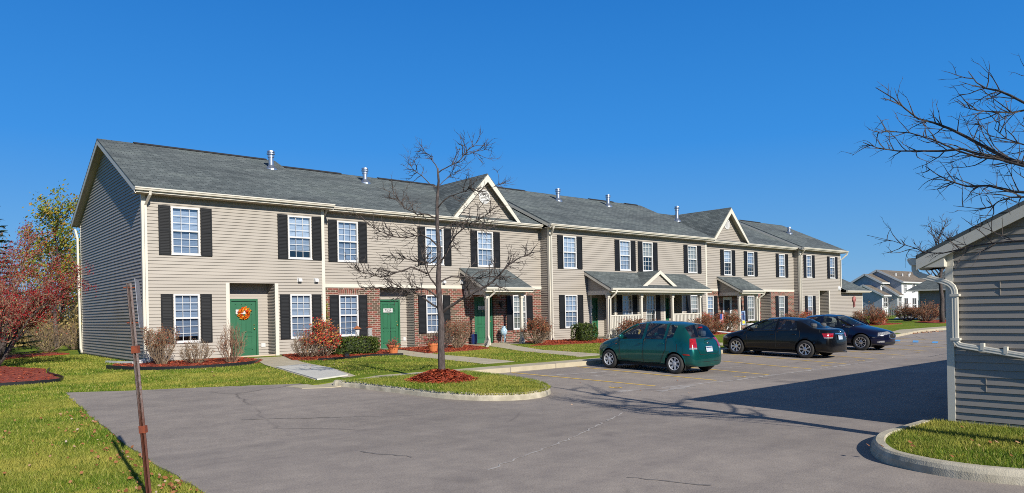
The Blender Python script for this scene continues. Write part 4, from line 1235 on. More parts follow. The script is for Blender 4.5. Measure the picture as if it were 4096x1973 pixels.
def island_tree():
    base = (9.36, 13.42, .3)
    root = thing('bare_tree', 'slim leafless tree on the kerbed grass island, red mulch at its foot', 'tree', base)
    s = 1 / 111.9; r = random.Random(11)
    def P(x, y, dp=0): return RV * ((x - 1108) * s) + FV * dp + UP * ((943 - y) * s)
    t = MB()
    tr = [P(1108, 952), P(1108, 935), P(1107, 870), P(1109, 800), P(1106, 765), P(1103, 700), P(1107, 640), P(1103, 560), P(1104, 500), P(1109, 450), P(1107, 418)]
    t.tube(tr, [.1, .082, .074, .07, .066, .057, .05, .042, .034, .026, .02], 10)
    t.build('trunk', mt['bark'], root, smooth=True)
    c = MB()
    limbs = [
        ([(1113, 780, 0), (1140, 762, -.1), (1180, 741, -.25), (1225, 718, -.35), (1258, 692, -.45), (1285, 665, -.5), (1310, 650, -.5), (1338, 640, -.55)], .036),
        ([(1104, 770, 0), (1070, 748, .1), (1040, 728, .2), (1000, 717, .3), (960, 712, .4), (900, 712, .5)], .024),
        ([(1102, 745, 0), (1075, 722, -.1), (1050, 720, -.2), (1010, 724, -.3), (985, 718, -.4)], .02),
        ([(1101, 717, 0), (1085, 695, -.1), (1075, 668, -.2), (1072, 650, -.25), (1066, 625, -.3)], .024),
        ([(1077, 683, -.1), (1040, 667, -.25), (1005, 680, -.35), (968, 692, -.45), (930, 682, -.5), (888, 665, -.55)], .022),
        ([(1106, 705, 0), (1135, 690, .15), (1170, 690, .3), (1205, 695, .4), (1260, 688, .5), (1300, 700, .6)], .02),
        ([(1108, 660, 0), (1122, 640, -.1), (1138, 608, -.2), (1152, 590, -.3), (1195, 560, -.45), (1230, 545, -.5), (1268, 520, -.6)], .024),
        ([(1103, 640, 0), (1082, 655, .15), (1055, 652, .3), (1010, 640, .45), (970, 632, .55)], .018),
        ([(1102, 612, 0), (1085, 595, -.1), (1070, 588, -.2), (1030, 595, -.3), (990, 590, -.4), (960, 578, -.5), (922, 546, -.6)], .02),
        ([(1104, 575, 0), (1130, 560, .2), (1165, 552, .35), (1205, 560, .5), (1245, 545, .6)], .016),
        ([(1104, 545, 0), (1080, 532, .1), (1050, 530, .2), (1016, 512, .3), (1000, 488, .35), (978, 467, .4)], .018),
        ([(1104, 520, 0), (1125, 500, -.15), (1150, 490, -.25), (1190, 478, -.4), (1225, 490, -.5), (1262, 470, -.6)], .017),
        ([(1108, 470, 0), (1085, 455, .1), (1062, 430, .2), (1040, 412, .25), (1030, 400, .3)], .014),
        ([(1107, 420, 0), (1095, 400, .05), (1078, 382, .05), (1068, 360, .1)], .013),
        ([(1108, 430, 0), (1130, 418, -.05), (1155, 408, -.1), (1175, 390, -.15), (1195, 372, -.2), (1218, 348, -.2)], .015),
        ([(1175, 390, -.15), (1205, 382, -.2), (1230, 378, -.2), (1250, 388, -.25)], .009),
        ([(1112, 460, 0), (1128, 440, .2), (1140, 425, .3), (1150, 402, .4)], .01),
        ([(1107, 800, 0), (1106, 700, .02)], .001)]
    for pts, r0 in limbs[:-1]:
        q = [P(*p) for p in pts]
        q2 = []
        for a, b in zip(q, q[1:]):
            q2 += [a, a.lerp(b, .5) + rand_dir(r) * .018]
        q2.append(q[-1])
        k = len(q2) - 1
        c.tube(q2, [r0 * (1 - .78 * i / k) for i in range(k + 1)], 6)
        branchlets(c, q2, r0, 0, r, LOCUST)
    c.build('crown', mt['twig'], root)
island_tree()

def big_right_tree():
    bx, by = 9.4, .6
    root = thing('bare_tree', 'large leafless tree whose branches reach over the near garage from the right edge', 'tree', (bx, by, .1))
    org = Vector((bx, by, .1)); r = random.Random(23)
    sc = 746 / 926.
    def W(x, y, dd=0):
        fx, fy = 3350 + x * sc, 250 + y * sc
        dp = 8.7 - (fx - 3474) / 622 * 1.4 + dd
        u, v = fx - 2048, fy - 1254; cr, sr = math.cos(R(1.1)), math.sin(R(1.1))
        a, b = u * cr - v * sr, u * sr + v * cr
        return FV * dp + RV * (a / 2900 * dp) + UP * (1.7 - b / 2900 * dp) - org
    t = MB(); t.tube([(0, 0, -.15), (0, 0, .1), (.02, 0, 1), (-.02, .02, 2.0), (.03, 0, 3), (0, .05, 4), (.06, 0, 5.2), (0, .05, 6.3)], [.19, .15, .13, .12, .1, .075, .045, .015], 10)
    t.build('trunk', mt['bark'], root, smooth=True)
    c = MB()
    def L_(z, pts, r0, dd=0):
        p0 = Vector((0, 0, z)); q = [W(x, y, dd) for x, y in pts]
        e = q[0]; q = [p0, p0.lerp(e, .35) + UP * .05, p0.lerp(e, .7) + UP * .06] + q
        k = len(q) - 1
        c.tube(q, [r0 * (1 - .82 * i / k) for i in range(k + 1)], 7)
        branchlets(c, q, r0, 0, r, BIG)
    BIG = dict(dens=(5.6, 6.5, 6.5), len=(.5, .27, .13), rad=(.0072, .0042, .003), zig=.28, up=.05, seg=.09)
    L_(2.9, [(926, 505), (840, 475), (740, 425), (640, 370), (560, 330), (480, 300), (400, 280), (330, 225), (280, 180), (190, 125)], .026)
    L_(2.8, [(930, 500), (800, 470), (700, 455), (620, 430), (520, 440), (400, 440), (300, 440), (200, 425), (128, 398)], .024, .15)
    L_(2.75, [(926, 515), (800, 480), (700, 470), (600, 440), (480, 385), (360, 350), (290, 345), (185, 345)], .018, -.15)
    L_(2.5, [(926, 645), (860, 640), (750, 612), (640, 615), (560, 590), (500, 560), (435, 515)], .02, .1)
    L_(2.4, [(926, 668), (860, 670), (800, 690), (760, 720), (690, 725), (575, 712)], .013)
    L_(3.6, [(926, 200), (860, 165), (800, 140), (740, 130), (690, 100), (650, 45)], .021)
    L_(3.5, [(926, 238), (860, 250), (780, 245), (700, 240), (640, 225), (580, 188)], .015, .1)
    L_(1.9, [(926, 885), (850, 890), (750, 900), (660, 915), (600, 930), (520, 948), (440, 945), (380, 920), (330, 905), (280, 888), (145, 858)], .013, .25)
    L_(3.2, [(960, 420), (900, 400), (840, 380), (780, 330), (800, 260)], .012)
    for k in range(22):      # limbs out of the picture
        a = r.uniform(0, 6.28); z = r.uniform(2.8, 5.8); ln = r.uniform(1.6, 3.0) * (1.25 - z / 8) if k < 8 else r.uniform(.8, 1.4)
        d = Vector((math.cos(a), math.sin(a), .5)).normalized(); q = [Vector((0, 0, z))]
        if k < 8 and d.y > -.2: d.y = -abs(d.y) - .2; d.normalize()
        for i in range(6):
            d = (d + rand_dir(r) * .16 + UP * .03).normalized(); q.append(q[-1] + d * ln / 6)
        c.tube(q, [.034 * (1 - .13 * i) for i in range(7)], 6); branchlets(c, q, .03, 0, r, BIG)
    c.build('crown', mt['twig'], root)
big_right_tree()

def bare_tree(name, label, loc, h, spread, seed, r0=.12, mat='twig', group=None, fork=.35, dens=(3, 3, 2.5), nlimb=14, up=.55):
    r = random.Random(seed)
    root = thing(name, label, 'tree', loc, 0, group)
    t = MB(); k = 8
    tr = [Vector((r.uniform(-.03, .03) * i, r.uniform(-.03, .03) * i, h * .93 * i / k)) for i in range(k + 1)]; tr[0].z = -.2
    t.tube(tr, [r0 * (1 - .88 * i / k) for i in range(k + 1)], 7); t.build('trunk', mt['bark'], root, smooth=True)
    c = MB(); P = dict(dens=dens, len=(h * .14, h * .07, h * .035), rad=(r0 * .12, r0 * .075, r0 * .05), zig=.26, up=.16, seg=h * .03)
    for i in range(nlimb):
        f = fork + (1 - fork) * (i + .5) / nlimb; j = f * k; a = int(min(j, k - 1)); p = tr[a].lerp(tr[a + 1], j - a)
        an = i * 2.4 + r.uniform(-.4, .4); d = Vector((math.cos(an), math.sin(an), up)).normalized(); ln = spread * (1.2 - .85 * (f - fork) / (1 - fork)) * r.uniform(.8, 1.15)
        q = [p]
        for m in range(6):
            d = (d + rand_dir(r) * .18 + UP * .08).normalized(); q.append(q[-1] + d * ln / 6)
        rr = r0 * .38 * (1.1 - f * .6)
        c.tube(q, [rr * (1 - .14 * m) for m in range(7)], 5); branchlets(c, q, rr, 0, r, P)
    c.build('crown', mt[mat], root); return root

bare_tree('bare_tree', 'small leafless tree on the lawn in front of the far dark garage', (65.7, 22.4, .25), 8.4, 3.2, 31, .21, dens=(3, 3, 2.4), nlimb=22, up=.8)
bare_tree('bare_sapling', 'thin grey leafless sapling behind the low wing, nearest the apartment roof', (70, 36, .3), 7.6, 1.2, 41, .05, 'greybrush', 'bare saplings behind the low wing', .25, (1.6, 1.6, 1.2), 10, 1.6)
bare_tree('bare_sapling', 'thin grey leafless sapling between the low wing and the pale houses', (75, 36, .3), 6.6, 1.1, 42, .05, 'greybrush', 'bare saplings behind the low wing', .25, (1.6, 1.6, 1.2), 10, 1.6)
bare_tree('bare_sapling', 'leafless sapling with spreading twigs in front of the shaded pale gables', (84, 39.5, .3), 6.6, 1.6, 43, .06, 'greybrush', 'bare saplings behind the low wing', .25, (1.6, 1.6, 1.2), 11, 1.3)

def leaf_cloud(pts, n, spread, size, r, squash=1):
    out = np.empty((n * 4, 3), np.float32)
    for i in range(n):
        p = pts[r.randrange(len(pts))]
        c = Vector((p[0] + r.gauss(0, spread), p[1] + r.gauss(0, spread), p[2] + r.gauss(0, spread * squash)))
        a = rand_dir(r); b = a.orthogonal().normalized(); s = size * r.uniform(.6, 1.3)
        u, w = b * s, a.cross(b) * s * .55
        out[i * 4:i * 4 + 4] = [c - u, c - w * .9, c + u, c + w * .9]
    return out

def leafy_tree(name, label, loc, h, spread, seed, leafmat, n, lsize, r0=.16, fork=.3, group=None, lspread=.22):
    r = random.Random(seed); root = thing(name, label, 'tree', loc, 0, group)
    t = MB(); k = 7
    tr = [Vector((r.uniform(-.06, .06) * i, r.uniform(-.06, .06) * i, h * .9 * i / k)) for i in range(k + 1)]; tr[0].z = -.2
    t.tube(tr, [r0 * (1 - .85 * i / k) for i in range(k + 1)], 7)
    tips = []; P = dict(dens=(2.2, 2.2), len=(h * .16, h * .08), rad=(r0 * .14, r0 * .09), zig=.3, up=.12, seg=h * .04, tiplevel=0)
    c = MB()
    for i in range(18):
        f = fork + (1 - fork) * (i + .5) / 18; j = f * k; a = int(min(j, k - 1)); p = tr[a].lerp(tr[a + 1], j - a)
        an = i * 2.4; d = Vector((math.cos(an), math.sin(an), .75)).normalized()
        ln = spread * (math.sin(math.pi * min(1, .28 + .72 * (f - fork) / (1 - fork))) * .8 + .25); q = [p]
        for m in range(5):
            d = (d + rand_dir(r) * .25).normalized(); q.append(q[-1] + d * ln / 5)
        rr = r0 * .33 * (1.1 - f * .7); t.tube(q, [rr * (1 - .16 * m) for m in range(6)], 5); branchlets(t, q, rr, 0, r, P, tips); tips += q[3:]
    t.build('trunk', mt['bark'], root)
    mesh_np('crown', leaf_cloud(tips, n, lspread, lsize, r), 4, mt[leafmat], root)
leafy_tree('turning_tree', 'tall tree of green and yellow autumn leaves against the sky behind the gable end', (6.9, 47.0, .3), 9.0, 1.9, 51, 'fallleaf', 4300, .09, .12)
leafy_tree('turning_tree', 'shorter thin tree with sparse orange leaves behind the red berry tree', (8.0, 53, .3), 7.6, 2.0, 52, 'fallleaf', 2600, .09, .12)

def spruce():
    r = random.Random(61); h = 7.3
    root = thing('spruce_tree', 'dark green spruce at the left edge, partly hidden by the red berry tree', 'tree', (2.6, 35.6, .2))
    t = MB(); t.tube([(0, 0, -.1), (0, 0, h * .5), (0, 0, h)], [.16, .09, .015], 8); pts = []; out = []
    z = .5
    while z < h - .15:
        ln = 2.3 * (1 - z / h) ** .85 + .12
        for k in range(9):
            a = r.uniform(0, 6.28); l = ln * r.uniform(.75, 1.1); q = []
            for i in range(8):
                s = i / 7; q.append(Vector((math.cos(a) * l * s, math.sin(a) * l * s, z - .35 * l * s + .28 * l * s * s)))
            t.tube(q, [.02 * (1 - .11 * i) for i in range(8)], 3, cap=False)
            for _ in range(int(26 * l) + 6):
                s = r.uniform(.12, 1) * 7; i = min(6, int(s)); p = q[i].lerp(q[i + 1], s - i)
                b = a + r.choice((-1, 1)) * r.uniform(.3, 1.2); d = Vector((math.cos(b), math.sin(b), r.uniform(-.35, .1))) * r.uniform(.12, .3); w = Vector((-d.y, d.x, 0)).normalized() * .03 + UP * r.uniform(-.02, .02)
                out += [p - w, p + d - w * .3, p + d + w * .3, p + w]
        z += .2
    t.build('trunk', mt['bark'], root); mesh_np('crown', np.array([tuple(p) for p in out], np.float32), 4, mt['needle'], root)
spruce()

def berry_tree():
    r = random.Random(71)
    root = thing('berry_tree', 'many stemmed bare tree covered in small red berries by the left edge', 'tree', (2.35, 28.7, .22))
    t = MB(); tips = []; P = dict(dens=(6, 5.5, 4), len=(1.1, .5, .24), rad=(.015, .010, .007), zig=.28, up=.1, seg=.14, tiplevel=0)
    P['from'] = .35
    c = MB()
    for i in range(18):
        an = i * 2.4 + r.uniform(-.3, .3); lean = r.uniform(.15, .85); d = Vector((math.cos(an) * lean, math.sin(an) * lean, 1)).normalized(); q = [Vector((math.cos(an) * .14, math.sin(an) * .14, -.05))]
        ln = r.uniform(4.2, 5.9) * (.8 if math.cos(an + .7) > .2 else 1)
        for m in range(8):
            d = (d + rand_dir(r) * .15 + Vector((math.cos(an), math.sin(an), 0)) * .06).normalized(); q.append(q[-1] + d * ln / 8)
        t.tube(q, [.055 * (1 - .11 * m) for m in range(9)], 5); branchlets(c, q, .03, 0, r, P, tips)
    t.build('trunk', mt['twig'], root); c.build('crown', mt['twig_red'], root)
    tips = [p for p in tips if p.z > .9]
    mesh_np('berries', leaf_cloud(tips, 26000, .06, .028, r), 4, mt['berry'], root)
berry_tree()

# dry thicket beyond the lawn
def thicket(name, x0, x1, y0, y1, n, h, mat, seed, leaf=.06, nl=10, sw=.012):
    r = random.Random(seed); out = []; tips = []
    for _ in range(n):
        x, y = r.uniform(x0, x1), r.uniform(y0, y1); hh = h * r.uniform(.4, 1.1); p = Vector((x, y, G(y) - .05))
        d = Vector((r.gauss(0, .25), r.gauss(0, .25), 1)).normalized()
        for i in range(4):
            d = (d + rand_dir(r) * .2).normalized(); q = p + d * hh / 4; w = Vector((RV.x, RV.y, 0)) * sw * (1 - i * .2)
            out += [p - w, p + w, q + w * .8, q - w * .8]; p = q
            if i > 0: tips.append(p)
    lv = leaf_cloud(tips, n * nl, .22, leaf, r)
    o = mesh_np(name, np.vstack([np.array([tuple(p) for p in out], np.float32), lv]), 4, mt[mat]); o['kind'] = 'stuff'
thicket('dry_thicket', -4, 12, 49, 56, 1500, 2.6, 'brush', 81, .10, 9, .012)
thicket('grey_woods', -8, 20, 58, 76, 900, 7.5, 'greybrush', 82, .12, 16, .035)
thicket('dry_thicket', 80, 130, 46, 60, 500, 2.2, 'greybrush', 83, .14, 8, .03)
thicket('grey_woods', 62, 170, 95, 130, 800, 6.5, 'greybrush', 84, .2, 10, .06)

# ---- shrubs
def shrub_proto(seed, w, h, nst, twigmat, leafmat, nleaf, lsize, box=False, bare_low=.3):
    r = random.Random(seed); tips = []; c = MB()
    for i in range(nst):
        a = r.uniform(0, 6.28); rad = math.sqrt(r.random()); 
        if box: e = Vector((math.cos(a) * rad * w / 2, math.sin(a) * rad * w / 2, h * r.uniform(.82, 1.04)))
        else: e = Vector((math.cos(a) * rad * w / 2, math.sin(a) * rad * w / 2, h * (math.sqrt(max(.05, 1 - rad * rad * .75))) * r.uniform(.75, 1.05)))
        b = Vector((math.cos(a) * rad * w * .13, math.sin(a) * rad * w * .13, 0)); q = [b]
        for k in range(1, 7):
            s = k / 6; p = b.lerp(e, s); out = math.sin(s * math.pi) * .1 * w * rad
            q.append(p + Vector((math.cos(a) * out, math.sin(a) * out, 0)) + rand_dir(r) * .03)
        c.tube(q, [.009 * (1 - .12 * k) for k in range(7)], 3, cap=False)
        for _ in range(9):
            k = r.randrange(2, 6); p = q[k].lerp(q[k + 1], r.random()); d = ((q[k + 1] - q[k]).normalized() + rand_dir(r) * .75).normalized(); l = r.uniform(.08, .22) * h
            m = p + d * l * .5 + rand_dir(r) * .015; e2 = m + (d + rand_dir(r) * .35).normalized() * l * .5
            c.tube([p, m, e2], [.0048, .004, .0028], 3, cap=False)
            if e2.z > bare_low * h: tips += [m, e2]
        tips += [p for p in q[3:] if p.z > bare_low * h]
    root = thing('shrub', None, 'shrub'); c.build('branches', mt[twigmat], root)
    mesh_np('foliage', leaf_cloud(tips, nleaf, .03, lsize, r), 4, mt[leafmat], root)
    return root
SP = {'rust': shrub_proto(1, 1, 1, 75, 'twig_tan', 'rustleaf', 1700, .022, True, .55),
      'bare': shrub_proto(2, 1, 1, 60, 'twig_tan', 'rustleaf', 160, .022, False, .5),
      'upright': shrub_proto(3, 1, 1, 60, 'twig_red', 'rustleaf', 420, .014, False, .4),
      'red': shrub_proto(4, 1, 1, 50, 'twig_tan', 'redleaf', 2300, .03, False, .15),
      'redtop': shrub_proto(5, 1, 1, 70, 'twig_tan', 'rustleaf', 2200, .026, False, .5),
      'grey': shrub_proto(6, 1, 1, 70, 'twig', 'greybrush', 500, .018, False, .3),
      'dry': shrub_proto(7, 1, 1, 80, 'twig_red', 'rustleaf', 1600, .024, False, .25)}
used = set()
def shrub(kind, x, y, w, h, label, group=None, z=None):
    p = SP[kind]; loc = (x, y, (L(x, y) if z is None else z) + .01); rz = (x * 7.3 + y) % 6.28; sc = (w, w, h)
    if kind in used: return dup(p, loc, rz, sc, label, group)
    used.add(kind); p.location = loc; p.rotation_euler = (0, 0, rz); p.scale = sc; tag(p, label, None, group); return p
gA = 'shrubs along the apartment fronts'
shrub('rust', 6.45, 24.7, 1.08, 1.08, 'flat topped rust and green shrub at the left corner of the apartments', gA)
shrub('bare', 7.38, 24.3, 1.0, .8, 'low sparse twiggy shrub under the first lower window', gA)
shrub('upright', 8.2, 23.4, .88, 1.28, 'tall thin bare shrub in front of the white casing left of the wreath door', gA)
shrub('bare', 10.85, 23.6, 1.15, 1.0, 'grey twiggy half bare shrub just left of the bright red bush', gA)
shrub('red', 11.35, 23.5, 1.35, 1.3, 'big bush of red and orange leaves beside the long green hedge', gA)
shrub('grey', 16.65, 23.9, 1.0, .85, 'sparse grey shrub just right of the island tree trunk', gA)
shrub('rust', 17.45, 23.9, 1.15, 1.05, 'twiggy shrub with brown top in front of the brick wall left of the small porch', gA)
shrub('redtop', 21.95, 24.0, 1.35, 1.2, 'round shrub with reddish top beside the tan corner downspout', gA)
shrub('redtop', 27.9, 23.4, 1.75, 1.02, 'reddish brown shrub in front of the white porch railing, behind the green car', gA)
shrub('dry', 29.7, 23.4, 1.5, .9, 'brown shrub in front of the open middle of the long porch', gA)
shrub('dry', 33.3, 23.8, 1.35, .85, 'brown bush at the right end of the white porch railing', gA)
shrub('dry', 34.8, 23.8, 1.95, 1.05, 'large brown bush left of the bush with the small flag', gA)
shrub('red', 36.8, 25.3, 1.1, 1.2, 'bright red bush close to the wall beside the corner of the brick home', gA)
shrub('redtop', 38.3, 25.0, 1.9, 1.22, 'red brown shrub beside the small striped flag', gA)
shrub('dry', 47.4, 25.4, 2.4, 1.1, 'low broad brown shrub under the last brick wall, beyond the black car', gA)
shrub('red', 49.2, 25.5, 1.5, 1.15, 'low red bush in front of the last lower window', gA)
shrub('dry', 56.6, 24.3, 2.7, 1.4, 'large round brown bush past the low wing at the end of the row', None)
shrub('red', 56.2, 23.5, 1.2, .6, 'small red shrub at the foot of the large round brown bush', None)
shrub('dry', 70.5, 26.9, 2.2, 1.6, 'small brown bush left of the far dark garage', 'bushes by the far garage')
shrub('dry', 69.5, 25.0, 2.6, 1.7, 'brown bush against the far garage wall beside the bare tree', 'bushes by the far garage')
shrub('bare', 5.6, 40.9, 1.8, 1.5, 'pale leafless bush on the far lawn just right of the berry tree stems', 'bare bushes on the far lawn', G(41))
shrub('bare', 7.0, 42.3, 1.7, 1.4, 'pale leafless bush on the far lawn next to the rear downspout', 'bare bushes on the far lawn', G(42))

def hedge(x, y, wx, wy, h, label, seed, n=5200, rz=0):
    r = random.Random(seed); root = thing('clipped_hedge', label, 'hedge', (x, y, L(x, y)), rz)
    b = MB(); pts = []
    for i in range(40):
        px, py = r.uniform(-.45, .45) * wx, r.uniform(-.4, .4) * wy
        b.tube([(px * .5, py * .5, 0), (px * .8, py * .8, h * .5), (px, py, h * .9)], [.012, .009, .005], 3, cap=False)
    b.build('branches', mt['twig'], root)
    for _ in range(n):
        u, v, w = r.uniform(-1, 1), r.uniform(-1, 1), r.uniform(.12, 1)
        f = r.random()
        if f < .75:
            m = max(abs(u), abs(v), abs(w * 2 - 1)); s = r.uniform(.86, 1.02) / m
            u, v, w = u * s, v * s, (w * 2 - 1) * s * .5 + .5
        nz = 1 + .07 * math.sin(u * 7 + v * 3) + .05 * math.sin(v * 9 + w * 8)
        k = (abs(u) ** 4 + abs(v) ** 4 + abs(2 * w - 1) ** 4) ** .25
        if k > 1.02: u, v, w = u / k, v / k, (2 * w - 1) / k * .5 + .5
        pts.append((u * wx / 2 * nz, v * wy / 2 * nz, max(.05, w * h * nz)))
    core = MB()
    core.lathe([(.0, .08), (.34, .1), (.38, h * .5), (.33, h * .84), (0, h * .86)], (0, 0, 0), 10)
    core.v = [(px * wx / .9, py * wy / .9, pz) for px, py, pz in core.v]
    lv = leaf_cloud(pts, n, .012, .034, r)
    mesh_np('foliage', lv, 4, mt['boxleaf'], root)
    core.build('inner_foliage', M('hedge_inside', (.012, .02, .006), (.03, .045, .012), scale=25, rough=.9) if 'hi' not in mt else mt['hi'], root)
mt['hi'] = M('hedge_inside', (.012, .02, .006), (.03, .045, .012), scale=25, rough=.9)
hedge(12.75, 23.9, 1.85, .8, .62, 'long low clipped green hedge right of the big red bush', 91, 6500, R(-18))
hedge(24.95, 23.95, 1.15, .9, .82, 'square clipped green hedge left of the long porch', 92, 4500)
hedge(41.7, 25.0, 1.4, .8, .56, 'clipped green hedge right of the small far porch', 93, 3500)
hedge(43.4, 25.3, 1.6, .8, .6, 'clipped green hedge in front of the far niche, beyond the black car', 94, 3500)
hedge(55.9, 25.5, 1.7, .8, .6, 'yellow green clipped hedge by the far niche at the end of the row', 95, 3500)
# ================================================================== near garage, far buildings, small things
GO = (10.9, 3.64, .1)
gar = thing('garage_building', 'near tan garage cut by the right edge, white downspout across its gable end', 'garage', GO)
g = lambda: MB(GO)
GX, GE, GR, GZE, GZR = 10.9, 3.64, 0.0, 2.22, 3.93   # gable plane, eave wall, ridge line, eave height, ridge height
gm = (GZR - GZE) / (GE - GR)
def mirror_lim(z):
    if z < GZE + .27: return (-7.28 + .07, -.07)
    d = (z - GZE - .27) / gm; return (-7.28 + d + .07, -d - .07)
w = g(); siding(w, (GX, GE), (0, 1), (-1, 0), -7.28, -.07, .16, 4.1, exp=.097, lip=.02, lim=mirror_lim); w.build('gable_end_wall', mt['siding_grey'], gar)
for y, k0, n in ((3.02, 17, 2), (3.2, 4, 2), (2.4, 9, 1)):
    w = g()
    for k in range(k0, k0 + n): w.prism([(y, 0), (y + .006, 0), (y + .006, 0), (y, 0)], 'x', 0, 0) if False else w.box(GX - .0215, GX, y, y + .006, .16 + k * .097 + .002, .16 + (k + 1) * .097 - .012)
    w.build('lap_joint', mt['siding_grey'], gar)
w = g(); siding(w, (GX, GE), (1, 0), (0, 1), .1, 26, .16, 2.25, exp=.097, lip=.017); w.build('siding_wall', mt['siding_grey'], gar)
w = g(); w.box(GX + .1, GX + 26, GE - 7.28, GE - 7.2, 0, 2.3); w.box(GX + 25.9, GX + 26, GE - 7.2, GE - .1, 0, 3.0); w.build('rear_wall', mt['siding_grey'], gar)
w = g(); w.box(GX - .012, GX + 26, GE - 7.27, GE - .012, -.05, .15); w.build('foundation', mt['foundation'], gar)
w = g(); w.box(GX - .024, GX + .02, GE - .072, GE + .02, .13, GZE); w.box(GX + .021, GX + .1, GE - .02, GE + .022, .13, GZE); w.build('corner_board', mt['trim'], gar)
r = g(); ov = .16; ey = GE + .34; ez = GZE + .17
zr = ez + gm * (ey - GR); by = 2 * GR - ey
for a, b, c, d in ((ey, ez, GR, zr), (GR, zr, by, ez)):
    r.quad((GX - ov, a, b), (GX + 26.2, a, b), (GX + 26.2, c, d), (GX - ov, c, d)); r.quad((GX - ov, a, b - .05), (GX - ov, c, d - .05), (GX + 26.2, c, d - .05), (GX + 26.2, a, b - .05))
    r.quad((GX - ov, a, b - .05), (GX - ov, a, b), (GX - ov, c, d), (GX - ov, c, d - .05))
ro = r.build('roof', mt['roof'], gar, uv=True)
f = g()
for a, b, c, d in ((ey, ez, GR, zr), (GR, zr, by, ez)):
    vs = [(x, y, z) for x in (GX - ov + .005, GX - ov + .03) for y, z in ((a, b - .05 - .15), (c, d - .05 - .15), (c, d - .052), (a, b - .052))]
    f.add(vs, [(0, 1, 2, 3), (7, 6, 5, 4), (0, 4, 5, 1), (1, 5, 6, 2), (2, 6, 7, 3), (3, 7, 4, 0)])
f.build('rake_board', mt['trim'], ro)
f = g()
for a, b, c, d in ((ey - .02, ez - .17, GR, zr - .17), (GR, zr - .17, by, ez - .17)):
    f.quad((GX - ov + .03, a, b), (GX + .03, a, b), (GX + .03, c, d), (GX - ov + .03, c, d))
f.build('rake_soffit', mt['soffit'], ro)
f = g(); f.prism([(GE + .0, GZE + .0), (ey - .03, GZE + .0), (ey - .03, ez - .2), (GE + .0, ez - .0)], 'x', GX - ov + .035, GX + .2); f.build('eave_return', mt['trim'], ro)
f = g(); f.box(GX - .02, GX + .1, GE - .08, GE - .001, GZE + .002, GZE + .31); f.build('frieze_board', mt['trim'], ro)
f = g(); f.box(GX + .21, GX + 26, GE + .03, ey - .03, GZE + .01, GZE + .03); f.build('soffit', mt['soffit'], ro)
f = g(); z = ez - .03
f.prism([(ey, z), (ey + .1, z), (ey + .125, z - .02), (ey + .1, z - .07), (ey + .08, z - .1), (ey, z - .1)], 'x', GX - ov + .02, GX + 26); f.build('gutter', mt['trim'], ro)
# corrugated downspout
def corrugated(pts, hw=.037, hd=.028):
    b = g(); P = [Vector(p) for p in pts]; n = 28; vs = []; k = len(P)
    for i, p in enumerate(P):
        d = (P[min(i + 1, k - 1)] - P[max(i - 1, 0)]).normalized()
        out = Vector((-1, 0, 0)); out = (out - d * out.dot(d)).normalized(); sd = d.cross(out).normalized()
        for j in range(n):
            t = 2 * math.pi * j / n; c_, s_ = math.cos(t), math.sin(t)
            m = max(abs(c_), abs(s_)); x, y = c_ / m, s_ / m
            rb = 1 - .09 * (j % 4 in (1, 2))
            vs.append(p + sd * (x * hw * rb) + out * (y * hd * rb))
    fs = [(i * n + j, i * n + (j + 1) % n, (i + 1) * n + (j + 1) % n, (i + 1) * n + j) for i in range(k - 1) for j in range(n)] + [tuple(range(n - 1, -1, -1)), tuple(range((k - 1) * n, k * n))]
    b.add(vs, fs); return b
xw = GX - .058
path = [(xw - .0, 4.03, 2.30), (xw, 4.03, 2.2), (xw, 4.01, 2.15), (xw, 3.96, 2.115), (xw, 3.9, 2.095), (xw, 3.78, 2.055), (xw, 3.66, 2.015), (xw, 3.6, 1.985), (xw, 3.56, 1.945), (xw, 3.54, 1.89), (xw, 3.535, 1.8), (xw, 3.535, 1.5), (xw, 3.535, 1.26), (xw, 3.525, 1.2), (xw, 3.495, 1.165), (xw, 3.44, 1.15), (xw, 3.2, 1.112), (xw, 2.7, 1.03), (xw, 2.0, .92), (xw, 1.2, .8)]
ds = corrugated(path).build('downspout', mt['trim'], gar)
for y, z in ((3.535, 1.83), (3.535, 1.24)):
    b = g(); b.box(xw - .034, xw + .045, y - .055, y + .055, z - .016, z + .016); b.build('strap', mt['trim'], ds)
for y in (3.22, 2.96):
    b = g(); b.box(xw - .031, xw + .034, y - .02, y + .02, 1.052 + (y - 2.9) * .16, 1.142 + (y - 2.9) * .16); b.build('strap', mt['trim'], ds)

# far dark garage
FO = (77.2, 28.6, .25)
fg = thing('garage_building', 'far garage with dark hip roof and shaded siding behind the bare tree on the lawn', 'garage', FO)
w = MB(FO)
a = Vector((77.4, 28.4)); dr = Vector((0.0, -1.0)); dn = Vector((-1.0, 0.0))
siding(w, (a.x, a.y), (dr.x, dr.y), (dn.x, dn.y), 0, 14, .3, 3.3, exp=.2, lip=.03)
siding(w, (a.x, a.y), (-dn.x, -dn.y), (-dr.x, -dr.y), 0, 9, .3, 3.3, exp=.2, lip=.03)
w.build('siding_wall', mt['siding_grey'], fg)
r = MB(FO)
def FP(u, v, z): p = a + dr * u - dn * v; return (p.x, p.y, z)
r.quad(FP(-.9, -.7, 3.25), FP(15, -.7, 3.25), FP(11, 4.5, 6.0), FP(2.4, 4.5, 6.0)); r.add([FP(-.9, -.7, 3.25), FP(2.4, 4.5, 6.0), FP(-.9, 9.7, 3.25)], [(0, 1, 2)])
r.quad(FP(-.9, 9.7, 3.25), FP(2.4, 4.5, 6.0), FP(11, 4.5, 6.0), FP(15, 9.7, 3.25)); r.add([FP(15, -.7, 3.25), FP(15, 9.7, 3.25), FP(11, 4.5, 6.0)], [(0, 1, 2)])
ro = r.build('roof', mt['roof'], fg, uv=True)
